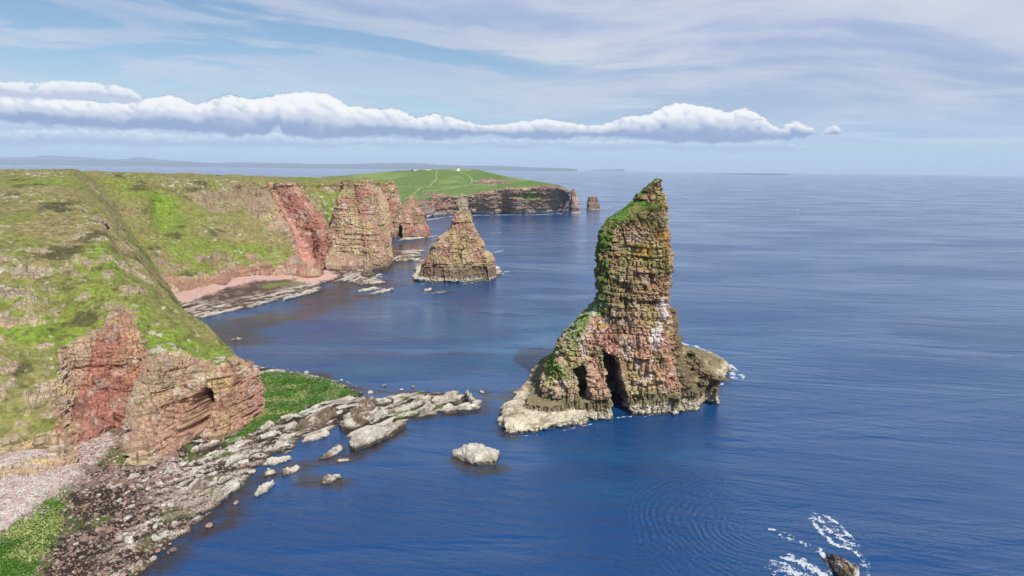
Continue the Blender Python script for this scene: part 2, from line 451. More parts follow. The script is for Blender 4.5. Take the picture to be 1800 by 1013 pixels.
# ------------------------------------------------------------------ clouds: a vast shell far outside everything, lit cloud where there is cloud, clear where there is none
def build_clouds():
    azs = np.concatenate([np.arange(-180, -42, 3.0), np.arange(-42, 42, 0.075), np.arange(42, 180.1, 3.0)])
    els = np.concatenate([[-1.2, -0.4], np.arange(0, 24, 0.075), np.arange(24, 90.1, 3.0)])
    AZ, EL = np.meshgrid(azs, els, indexing='ij')
    az = AZ.ravel(); el = EL.ravel()
    def nz(sx, sy, z, octv=5, seed=0, gain=0.5, ax=None, ay=None):
        a_ = az if ax is None else ax; e_ = el if ay is None else ay
        return fbm(np.stack([a_ * sx, e_ * sy, np.full(len(a_), z)], 1), 1.0, octv, seed, gain)
    # high sheets, streaked
    wa = nz(0.05, 0.16, 3.0, 3, 5)
    elw = el + az * 0.055 + wa * 1.3
    s1 = nz(0.045, 0.30, 7.7, 6, 11, 0.5, ay=elw)
    s2 = nz(0.07, 0.55, 1.3, 7, 21, 0.55, ay=elw)
    s3 = nz(0.22, 1.5, 4.4, 6, 31, 0.6, ay=elw + 0.25 * s2)
    hole = 0.95 * (1 - 0.75 * sstep(-12, 12, az)) * sstep(3.0, 5.5, el) * (1 - sstep(8.0 - az * 0.09, 12.0 - az * 0.10, el))
    cover = np.clip(0.99 + 0.18 * s1 - hole * (0.55 + 0.9 * sstep(0.35, -0.35, s2 + 0.4 * s3)) + 0.10 * s3, 0.0, 1)
    cover *= sstep(0, 3, el) * 0.7 + 0.3
    cover *= 1 - .88 * sstep(28, 42, el)  # overhead cover thinned out of view to cut fill light and deepen contrast
    # unseen cover opened round the sun behind the camera, keeping sunlight undimmed
    dsun = np.abs((az - math.degrees(SUN_AZ) + 180) % 360 - 180)
    cover *= 1 - (1 - sstep(30, 60, dsun)) * sstep(25, 38, el)
    k = np.clip(0.5 + 0.75 * s2 + 0.35 * s1 + 0.2 * s3, 0, 1)
    col = lerp3(np.tile(np.array([0.40, 0.50, 0.72]), (len(az), 1)), (0.57, 0.635, 0.77), sstep(.0, .95, k))
    col = lerp3(col, (0.66, 0.71, 0.80), sstep(0.15, 0.7, s1 + 0.25 * s2) * 0.7)
    # pale air low down
    hz = (1 - sstep(0.2, 6.0, el)) * 0.9
    a = np.maximum(cover, hz)
    col = lerp3(col, (0.45, 0.64, 0.86), np.clip(hz / np.maximum(a, 1e-3), 0, 1))
    streak = sstep(0.1, 0.6, nz(0.12, 2.2, 9.0, 5, 41)) * sstep(0.5, 2.0, el) * (1 - sstep(5, 8, el))
    col = lerp3(col, (0.62, 0.72, 0.86), streak * 0.5); a = np.maximum(a, streak * 0.5)
    def bank(col, a, top, base, puff, seed, white, mid, grey, soft, opac, edge=1.0):
        def cv(pts):
            q = sorted(pix_azel(*p) for p in pts); return np.interp(az, [p[0] for p in q], [p[1] for p in q])
        T = cv(top); B = cv(base)
        P = np.stack([az, el * 1.25, np.full(len(az), seed * 1.7)], 1)
        n1 = fbm(P, 3.0, 6, seed, 0.5); w1 = fbm(P, .55, 4, seed + 3, .55); w2 = fbm(P + 31.7, .55, 4, seed + 4, .55); w3 = fbm(P, .16, 2, seed + 5)
        sh = AZ.shape
        aw = (az + .10 * w1 + .05 * w3).reshape(sh); ew = (el + .07 * w2 + .03 * w3).reshape(sh)
        Hh = np.full(sh, -9.0); Ed = np.full(sh, -9.0)
        i0 = int(np.searchsorted(azs, -41.9)); j0 = 2
        rg = np.random.RandomState(seed)
        tz = sorted(pix_azel(*p) for p in top); bz = sorted(pix_azel(*p) for p in base)
        pf = []
        for _ in range(int(1500 * edge)):
            a_ = rg.uniform(-43, 43); t_ = np.interp(a_, [p[0] for p in tz], [p[1] for p in tz]); b_ = np.interp(a_, [p[0] for p in bz], [p[1] for p in bz]); th = t_ - b_
            if th < .12: continue
            r_ = th * (.10 + .26 * rg.rand() ** 1.5); pf.append((a_, b_ + r_ * .55 + (th - 1.5 * r_) * rg.rand() ** .7, r_, th, b_))
        for a_ in np.arange(-43, 43, .16):
            a_ += rg.uniform(-.1, .1); t_ = np.interp(a_, [p[0] for p in tz], [p[1] for p in tz]); b_ = np.interp(a_, [p[0] for p in bz], [p[1] for p in bz]); th = t_ - b_
            if th < .12: continue
            r_ = min(th * .45, .10 + .42 * rg.rand() ** 2.2); pf.append((a_, t_ - r_ * rg.uniform(.85, 1.25), r_, th, b_))
        for (a_, e_, r_, th, b_) in pf:
            ia = i0 + int((a_ - r_ * 1.7 + 41.9) / .075); ib = i0 + int((a_ + r_ * 1.7 + 41.9) / .075) + 2; ja = j0 + int(max(0, (e_ - r_ * 1.5)) / .075); jb = j0 + int((e_ + r_ * 1.5) / .075) + 2
            ia, ib = max(ia, 0), max(ib, 0)
            if ib <= ia: continue
            d_ = np.sqrt(((aw[ia:ib, ja:jb] - a_) / 1.25) ** 2 + (ew[ia:ib, ja:jb] - e_) ** 2)
            z_ = np.sqrt(np.clip(r_ * r_ - d_ * d_, 0, None)); z_ = np.where(d_ < r_, z_ - .75 * (e_ - b_), -9)
            Hh[ia:ib, ja:jb] = np.maximum(Hh[ia:ib, ja:jb], z_); Ed[ia:ib, ja:jb] = np.maximum(Ed[ia:ib, ja:jb], r_ - d_)
        gx = np.zeros(sh); gy = np.zeros(sh); Hc = np.where(Hh > -8, Hh, 0)
        for _ in range(2): Hc[1:-1, 1:-1] = .4 * Hc[1:-1, 1:-1] + .15 * (Hc[2:, 1:-1] + Hc[:-2, 1:-1] + Hc[1:-1, 2:] + Hc[1:-1, :-2])
        gx[1:-1] = (Hc[2:] - Hc[:-2]) / .15; gy[:, 1:-1] = (Hc[:, 2:] - Hc[:, :-2]) / .15
        inv = 1 / np.sqrt(1 + gx ** 2 + gy ** 2); nl = ((-gx * .30 - gy * .78 + .55) * inv).ravel()
        b = el - B + 0.30 * n1 + .16 * w1
        core = sstep(0, .5, T - .28 * (T - B) - el) * sstep(.2, .9, T - B)
        al = np.maximum(sstep(-.02, soft * .8, Ed.ravel()), core) * sstep(-0.12, 0.22, b) * sstep(0.1, 0.5, T - B) * opac
        h = np.clip((el - B) / (T - B + 0.3), -0.2, 1.3)
        lit = -0.04 + 0.64 * h + 0.85 * (nl - .38) * sstep(.15, .7, h) + 0.14 * n1 + .07 * w1 + .12 * sstep(.25, 0, Ed.ravel()) * sstep(.5, .8, h)
        c = lerp3(np.tile(np.array(grey), (len(az), 1)), mid, sstep(0.08, 0.45, lit)); c = lerp3(c, white, sstep(0.42, 0.92, lit))
        na = al + a * (1 - al)
        f = np.where(na > 1e-4, al / np.maximum(na, 1e-4), 0)
        return lerp3(col, 0, np.zeros(len(az))) * (1 - f)[:, None] + c * f[:, None], na
    col, a = bank(col, a, [(-400, 225), (0, 226), (100, 224), (230, 226), (330, 236), (450, 226), (540, 240), (680, 240), (790, 246), (900, 240), (1010, 246), (1100, 244), (1250, 250), (1370, 246), (1450, 262), (2200, 280)],
                  [(-400, 258), (0, 258), (500, 262), (1000, 262), (1400, 266), (2200, 280)], 0.5, 5, (0.78, 0.85, 0.94), (0.54, 0.66, 0.84), (0.42, 0.54, 0.77), 0.4, 0.9, .8)
    col, a = bank(col, a, [(-500, 170), (-150, 150), (0, 164), (120, 172), (230, 180), (260, 170), (290, 166), (320, 172), (345, 184), (370, 172), (400, 162), (440, 174), (480, 166), (540, 158), (575, 164), (590, 178), (640, 188), (690, 190), (735, 206), (765, 198), (790, 202), (815, 212),
                   (850, 219), (920, 213), (960, 206), (1020, 217), (1060, 219), (1095, 204), (1140, 200), (1160, 188), (1195, 178), (1260, 190), (1280, 196), (1310, 187), (1345, 206), (1362, 226), (1385, 222), (1398, 206), (1415, 220), (1445, 236), (1465, 218), (1490, 242), (2300, 262)],
                  [(-500, 225), (0, 220), (200, 226), (330, 234), (470, 236), (490, 224), (500, 240), (700, 242), (1000, 243), (1250, 246), (1360, 244), (1500, 240), (2300, 262)], 0.30, 12, (0.97, 0.98, 1.0), (0.62, 0.69, 0.82), (0.30, 0.41, 0.63), 0.20, 1.0)
    col, a = bank(col, a, [(-600, 130), (-200, 128), (0, 141), (60, 143), (110, 138), (180, 145), (225, 152), (243, 166), (255, 186), (2300, 262)],
                  [(-600, 175), (0, 172), (160, 178), (262, 186), (2300, 262)], 0.16, 23, (0.93, 0.95, 0.98), (0.80, 0.85, 0.93), (0.55, 0.62, 0.78), 0.22, 1.0, 0.5)
    R = 95000.0
    ar, er = np.radians(az), np.radians(el)
    V = np.stack([np.sin(ar) * np.cos(er), np.cos(ar) * np.cos(er), np.sin(er)], 1) * R
    V[:, 2] += CAM_H
    C4 = np.concatenate([col, a[:, None]], 1)
    me = mesh_np('clouds', V, grid_faces(len(azs), len(els)), cols=C4, smooth=True)
    mt = bpy.data.materials.new('cloud'); mt.use_nodes = True
    g = NT(mt.node_tree); out = g.n('ShaderNodeOutputMaterial')
    at = g.n('ShaderNodeAttribute', attribute_name='Col')
    em = g.n('ShaderNodeEmission'); g.link(at.outputs['Color'], em.inputs[0]); em.inputs[1].default_value = 1.0
    tr = g.n('ShaderNodeBsdfTransparent'); mx = g.n('ShaderNodeMixShader')
    g.link(at.outputs['Alpha'], mx.inputs[0]); g.link(tr.outputs[0], mx.inputs[1]); g.link(em.outputs[0], mx.inputs[2]); g.link(mx.outputs[0], out.inputs[0])
    mt.cycles.emission_sampling = 'NONE'
    link('clouds', me, mt, kind='structure')
build_clouds()

# ------------------------------------------------------------------ sea
def seg_dist(x, y, pts):
    d = np.full(len(x), 1e9)
    for a, b in zip(pts[:-1], pts[1:]):
        ab = b - a; q = np.stack([x - a[0], y - a[1]], 1); t = np.clip((q @ ab) / (ab @ ab + 1e-9), 0, 1)
        d = np.minimum(d, np.linalg.norm(q - t[:, None] * ab, axis=1))
    return d
def inside(x, y, poly):
    r = np.zeros(len(x), bool); n = len(poly); j = n - 1
    for i in range(n):
        xi, yi = poly[i][0], poly[i][1]; xj, yj = poly[j][0], poly[j][1]
        c = ((yi > y) != (yj > y)) & (x < (xj - xi) * (y - yi) / (yj - yi + 1e-12) + xi)
        r ^= c; j = i
    return r
def poly_sd(x, y, pts):
    """signed distance, positive inside"""
    p = [np.array(q[:2]) for q in pts]
    d = seg_dist(x, y, p + [p[0]])
    return np.where(inside(x, y, p), d, -d)
def pz(pts, z=0.0): return [PZ(a, b, z)[:2] for a, b in pts]

RING_C = PZ(1345, 930)
def sea_material():
    mt = bpy.data.materials.new('sea_water'); mt.use_nodes = True
    g = NT(mt.node_tree); out = g.n('ShaderNodeOutputMaterial'); b = g.n('ShaderNodeBsdfPrincipled'); g.link(b.outputs[0], out.inputs[0])
    tc = g.n('ShaderNodeTexCoord'); P = tc.outputs['Object']
    sp = g.n('ShaderNodeSeparateXYZ'); g.link(P, sp.inputs[0]); x, y = sp.outputs[0], sp.outputs[1]
    at = g.n('ShaderNodeAttribute', attribute_name='Col'); sc_ = g.n('ShaderNodeSeparateColor'); g.link(at.outputs['Color'], sc_.inputs[0])
    kelp, ring, teal = sc_.outputs
    # body colour of the water
    n = g.noise(P, 0.012, 4, 0.5)
    c = g.mix(n, (0.003, 0.044, 0.150), (0.005, 0.064, 0.205))
    c = g.mix(g.math('MULTIPLY', teal, 0.42), c, (0.008, 0.15, 0.24))
    kn = g.noise(P, 0.35, 6, 0.65)
    c = g.mix(g.math('MULTIPLY', kelp, g.mapr(kn, 0.3, 0.6, 0.45, 1.0), clamp=True), c, (0.030, 0.020, 0.014))
    g.link(c, b.inputs['Base Color'])
    b.inputs['IOR'].default_value = 1.62
    sl = g.noise(g.comb(g.math('MULTIPLY', x, 0.006), g.math('MULTIPLY', y, 0.018), 0.0), 1.0, 4, 0.5, 0.6)
    g.link(g.mapr(sl, 0.35, 0.65, 0.05, 0.22), b.inputs['Roughness'])
    # waves: swell, wind ripples along a diagonal, small chop, rings round the reef
    r1 = g.math('ADD', g.math('MULTIPLY', x, 0.25), g.math('MULTIPLY', y, 0.97)); r2 = g.math('SUBTRACT', g.math('MULTIPLY', x, 0.97), g.math('MULTIPLY', y, 0.25))
    swell = g.noise(g.comb(g.math('MULTIPLY', r2, 0.018), g.math('MULTIPLY', r1, 0.085), 0.0), 1.0, 4, 0.5, 0.4)
    mid = g.noise(g.comb(g.math('MULTIPLY', r2, 0.09), g.math('MULTIPLY', r1, 0.42), 3.0), 1.0, 4, 0.6, 0.3)
    q1 = g.math('ADD', g.math('MULTIPLY', x, -0.62), g.math('MULTIPLY', y, 0.78)); q2 = g.math('ADD', g.math('MULTIPLY', x, 0.78), g.math('MULTIPLY', y, 0.62))
    fine = g.noise(g.comb(g.math('MULTIPLY', q2, 0.6), g.math('MULTIPLY', q1, 1.5), 5.0), 1.0, 4, 0.6, 0.4)
    chop = g.noise(P, 1.6, 4, 0.65, 0.2)
    cd = g.vmath('DISTANCE', P, tuple(RING_C.tolist())).outputs[1]
    cd = g.math('ADD', cd, g.math('MULTIPLY', g.noise(P, 0.11, 3, 0.5), 4.5))
    rw = g.math('SINE', g.math('MULTIPLY', cd, 4.3))
    rw = g.math('MULTIPLY', g.math('MULTIPLY', rw, ring), g.mapr(g.noise(P, 0.3, 2, 0.5), 0.35, 0.6, 0.25, 1.0))
    gust = g.mapr(g.noise(g.comb(g.math('MULTIPLY', x, 0.010), g.math('MULTIPLY', y, 0.03), 9.0), 1.0, 4, 0.55, 0.8), 0.36, 0.62, 0.3, 1.5)
    h = g.math('ADD', g.math('MULTIPLY', swell, 1.5), g.math('MULTIPLY', g.math('MULTIPLY', mid, 0.85), gust))
    h = g.math('ADD', h, g.math('MULTIPLY', g.math('ADD', g.math('MULTIPLY', fine, 0.36), g.math('MULTIPLY', chop, 0.16)), gust))
    h = g.math('ADD', h, g.math('MULTIPLY', rw, 0.10))
    bp = g.n('ShaderNodeBump'); bp.inputs['Strength'].default_value = 1.0; bp.inputs['Distance'].default_value = 0.52
    g.link(h, bp.inputs['Height']); g.link(bp.outputs[0], b.inputs['Normal'])
    return mt
def sea():
    def axis(c, a, b, near, n):
        t = np.linspace(-1, 1, n); k = 6.5
        s = np.sinh(k * t) / math.sinh(k)
        return np.where(s < 0, c + s * (c - a), c + s * (b - c))
    X = np.unique(np.concatenate([np.linspace(-170, 150, 321), -170 - np.geomspace(1, 44000, 60), 150 + np.geomspace(1, 44000, 60)]))
    Yv = np.unique(np.concatenate([np.linspace(80, 330, 251), np.linspace(330, 620, 120), 620 + np.geomspace(4, 44000, 60), 80 - np.geomspace(4, 4000, 20)]))
    GX, GY = np.meshgrid(X, Yv, indexing='ij'); x = GX.ravel(); y = GY.ravel()
    def blob(lst):
        o = np.zeros(len(x))
        for px, py, rx, ry in lst:
            q = PZ(px, py); o = np.maximum(o, np.exp(-(((x - q[0]) / rx) ** 2 + ((y - q[1]) / ry) ** 2)))
        return o
    P3 = np.stack([x, y, 0 * x], 1)
    kelp = np.zeros(len(x))
    for pts, w in (([(215, 1040), (300, 975), (370, 915), (425, 870)], 7), ([(400, 600), (440, 575), (520, 555), (600, 525), (640, 520)], 17), ([(350, 590), (400, 575), (460, 560)], 22), ([(470, 655), (560, 662), (640, 690)], 5), ([(555, 530), (620, 500), (680, 500)], 22), ([(690, 475), (720, 430), (760, 425)], 26),
                   ([(450, 845), (560, 810), (620, 800), (700, 760)], 4.5), ([(540, 845), (600, 850)], 4), ([(730, 735), (850, 725), (855, 690)], 3.), ([(800, 810), (840, 828), (880, 825)], 3), ([(875, 755), (900, 770), (900, 690), (870, 700)], 3), ([(1450, 985), (1490, 1000)], 3), ([(740, 512), (790, 514)], 3), ([(560, 690), (720, 690)], 3)):
        kelp = np.maximum(kelp, sstep(1.0, 0.2, seg_dist(x, y, pz(pts)) / w + 0.5 * fbm(P3, 9, 4, 5)))
    rd = np.hypot(x - RING_C[0], y - RING_C[1])
    ring = sstep(34, 22, rd) * sstep(2, 7, rd) * sstep(14, -12, x - RING_C[0])
    teal = np.clip(blob([(1110, 800, 16, 7), (1080, 860, 10, 7), (640, 660, 26, 24), (560, 620, 18, 24), (770, 560, 60, 45), (760, 510, 30, 10), (940, 600, 60, 60), (1170, 800, 12, 8)]) * (0.55 + 0.6 * fbm(P3, 18, 4, 15)), 0, 1)
    cols = np.stack([kelp, ring, teal], 1)
    me = mesh_np('sea', np.stack([x, y, 0 * x], 1), grid_faces(len(X), len(Yv)), cols=cols, smooth=True)
    link('sea', me, sea_material(), kind='structure')
    # the bed under it, so the water is not a film over nothing
    bm_ = mesh_np('seabed', np.array([[-45000, -4000, -12.0], [45000, -4000, -12], [45000, 45000, -12], [-45000, 45000, -12]]), np.array([[0, 1, 2, 3]]))
    link('seabed', bm_, plain_material('seabed_sand', (0.06, 0.06, 0.05), 0.9), kind='structure')
sea()

# ------------------------------------------------------------------ foreground headland
def headland_near():
    g = 0.5
    st = []
    # channels: px,py,(Y|z), rock, red, brightness of turf.   foot, wall mid, wall top, low slope, mid slope, high slope, crest, behind
    st.append([Z(-330, 1080, 3, .6), Y(-330, 930, 128, .4), Y(-330, 820, 138, .3), Y(-300, 640, 160, .2), Y(-300, 480, 190, .1), Y(-300, 370, 225), Y(-300, 304, 330), Y(-300, 299, 520)])
    st.append([Z(-120, 905, 4, .8), Y(-120, 860, 130, .6), Y(-120, 800, 135, .4), Y(-120, 640, 158, .25), Y(-120, 500, 186, .2), Y(-115, 380, 222), Y(-110, 304, 330), Y(-110, 300, 520)])
    st.append([Z(0, 848, 5, 1.), Y(0, 822, 142, .85), Y(0, 775, 147, .30, 0, .2), Y(0, 660, 160, .16, 0, .2), Y(0, 535, 184, .22, 0, .4), Y(0, 430, 212, .1), Y(0, 306, 330), Y(0, 301, 520)])
    st.append([Z(65, 835, 5, 1.), Y(65, 808, 145, .95), Y(62, 760, 150, .28, 0, .1), Y(60, 655, 164, .15, 0, .2), Y(55, 530, 188, .2), Y(60, 430, 215, .05), Y(60, 306, 330), Y(60, 301, 520)])
    st.append([Z(118, 815, 5, 1.), Y(116, 785, 149, .9), Y(108, 720, 156, .4, .1), Y(96, 640, 169, .15), Y(100, 530, 192, .15), Y(108, 430, 220, .1), Y(110, 305, 335), Y(110, 301, 520)])
    st.append([Z(140, 778, 5.5, 1., .7), Y(126, 700, 165.5, 1., .8), Y(110, 612, 173, .7, .7), Y(112, 585, 179, .05), Y(125, 500, 200, .1), Y(135, 420, 226, .1), Y(132, 306.5, 335), Y(150, 306, 440)])
    st.append([Z(175, 756, 6, 1., 1.), Y(172, 690, 169, 1., 1.), Y(165, 604, 177, .75, .9), Y(165, 572, 184, .1, .3), Y(168, 480, 206, .1), Y(168, 410, 234, .1), Y(152, 328, 318), Y(178, 325, 390)])
    st.append([Z(214, 742, 6, 1., 1.), Y(218, 690, 170, 1., 1.), Y(215, 604, 178, .75, .9), Y(200, 566, 186, .1, .5), Y(195, 480, 206, .2), Y(190, 420, 234, .1), Y(178, 364, 288, .1, 0, .3), Y(205, 365, 350)])
    st.append([Z(232, 740, 6, 1., .9), Y(245, 680, 171.5, 1., .8), Y(250, 612, 178, .6, .5), Y(240, 560, 186, .1), Y(228, 500, 206, .2), Y(212, 450, 235, .1), Y(204, 405, 265, .1, 0, .3), Y(230, 400, 320)])
    st.append([Z(222, 802, 4, 1., .1), Y(222, 730, 158.5, 1., .15), Y(252, 662, 167, .9, .1), Y(262, 600, 180, 0, 0, .6), Y(262, 545, 196, 0, 0, .5), Y(258, 500, 218, .2), Y(250, 462, 246, .1), Y(262, 455, 300)])
    st.append([Z(262, 806, 3.5, 1., .1), Y(260, 730, 158.5, 1., .1), Y(278, 650, 168, .9), Y(288, 595, 183, 0, 0, .55), Y(288, 550, 200, 0, 0, .5), Y(280, 520, 218, .1), Y(272, 492, 236, .1), Y(290, 500, 290)])
    st.append([Z(305, 780, 3.5, 1., .2), Y(305, 710, 165, 1., .3), Y(308, 640, 172, .85), Y(318, 600, 184, 0, 0, .55), Y(318, 570, 197, 0, 0, .5), Y(312, 548, 210), Y(302, 530, 226), Y(320, 545, 272)])
    st.append([Z(345, 762, 3.5, 1., .5), Y(345, 705, 170, 1., .4), Y(342, 648, 175, .8), Y(348, 620, 184, 0, 0, .5), Y(348, 597, 193, 0, 0, .5), Y(342, 576, 204), Y(336, 556, 216), Y(350, 575, 255)])
    st.append([Z(385, 758, 3.5, 1., .5), Y(385, 700, 173, 1., .5), Y(378, 652, 177.5, .85), Y(382, 630, 185, 0, 0, .5), Y(380, 615, 191, 0, 0, .5), Y(376, 598, 198), Y(372, 582, 206), Y(385, 602, 240)])
    st.append([Z(425, 742, 3, 1., .3), Y(422, 690, 178, 1., .4), Y(412, 640, 182, .9, .2), Y(410, 628, 187, .3, 0, .5), Y(408, 622, 190, 0, 0, .4), Y(406, 616, 194), Y(404, 612, 198), Y(412, 630, 226)])
    st.append([Z(457, 722, 3, 1., .2), Y(452, 690, 184, 1., .1), Y(444, 652, 186.5, .9), Y(438, 645, 189, .7), Y(436, 641, 191, .5), Y(434, 638, 194, .4), Y(434, 638, 198, .3), Y(432, 660, 214, .6)])
    st.append([Z(458, 700, 2.5, 1.), Y(455, 680, 192, 1.), Y(448, 657, 193, .9), Y(441, 648, 194, .7), Y(438, 643, 196, .6), Y(436, 641, 198, .6), Y(430, 650, 204, .6), Y(425, 675, 216, .6)])
    st.append([Z(440, 690, 2), Y(440, 670, 203, 1.), Y(436, 650, 201, .8), Y(433, 645, 200, .6), Y(430, 645, 201), Y(428, 650, 205), Y(420, 665, 212), Y(400, 690, 220)])
    cave = PY(352, 735, 170)
    patches = [
        (PY(470, 700, 185), np.array([6., 6, 8]), None, None, .5),
        # bald heath in the shallow hollows
        (PY(110, 460, 214), np.array([4.5, 14, 6]), .1, 0, -1.0), (PY(235, 430, 245), np.array([5., 12, 6]), .1, 0, -1.0), (PY(205, 410, 250), np.array([4., 8, 4]), .1, 0, -1.), (PY(50, 360, 255), np.array([17., 14, 5]), 0, 0, -.6), (PY(75, 535, 186), np.array([4., 5, 4]), .1, 0, -.8),
        (PY(180, 380, 258), np.array([2.6, 6, 5]), .85, 0, .2), (PY(200, 565, 185), np.array([2.6, 5, 3]), .62, .6, .3), (PY(60, 480, 198), np.array([4., 4, 2]), .6, .4, .1), (PY(60, 500, 195), np.array([12., 8, 4]), None, 0, -.1), (PY(190, 520, 200), np.array([5., 5, 3]), .05, 0, .5),
        (PY(40, 380, 240), np.array([20., 14, 6]), 0, 0, .75), (PY(60, 590, 178), np.array([8., 8, 8]), .1, 0, .9), (PY(125, 590, 178), np.array([4., 5, 5]), .1, 0, .75),
    ]
    dents = [(PY(350, 748, 168), np.array([2.5, 9., 8.0]), 22.0, (0.1, 1, 0)), (PY(326, 742, 166), np.array([4.2, 6., 5.]), 2.4, (0, 1, 0)), (PY(283, 770, 162), np.array([.7, 6., 4.]), 2.6, (0, 1, 0)), (PY(412, 700, 178), np.array([.6, 6., 7.]), 1.6, (0, 1, 0)), (PY(180, 640, 172), np.array([.7, 5., 9.]), 1.6, (0, 1, 0)),
             (PY(398, 668, 178), np.array([1.2, 4, 5]), 1.2, (0, 1, 0)), (PY(247, 770, 158), np.array([1.0, 4, 4]), 1.5, (0, 1, 0))]
    def tint(P, N, c, rm):
        up = sstep(27, 32, P[:, 2] + 3 * fbm(P, 7, 3, 77)) * rm
        c = lerp3(c, np.array([.30, .265, .19]) * (.75 + .5 * hashu(np.floor(P[:, 0]), np.floor(P[:, 2] * 1.5), 5))[:, None], up * .75)
        lf = sstep(PY(118, 700, 164)[0], PY(98, 700, 160)[0], P[:, 0]) * rm
        rw_ = np.exp(-np.sum(((P - PY(163, 675, 170)) / np.array([11., 12, 12])) ** 2, axis=1) ** 2) * rm
        c = lerp3(c, c * np.array([.92, .68, .64]), rw_ * .05)
        return lerp3(c, np.array([.42, .36, .26]), lf * .45)
    terrain('near_headland', st, 0.22, 100, M_CLIFF, lay=0.95, cell=2.0, amp=0.9, patches=patches, dents=dents, lich=.55, tint=tint, flip=True, cap=(900, 800), dip=(.05, -.03), gw=.26, vfine=(5, .85, .85, 1.3, 1.7, 1.8, 2.5, 6), tv=.85, ufine=(8, 4, 1.2, 1.2, 1, 1, 1, 1, 1, 1, 1, 1, 1, 1, 1, 1, 2, 3), ocb=.0, ocp=[(PY(60, 510, 193), np.array([14., 10, 5]), .30), (PY(215, 475, 220), np.array([8., 8, 4]), .26), (PY(60, 700, 160), np.array([10., 10, 6]), .22), (PY(40, 760, 150), np.array([10., 8, 5]), .25), (PY(360, 600, 193), np.array([5., 6, 3]), .12)])

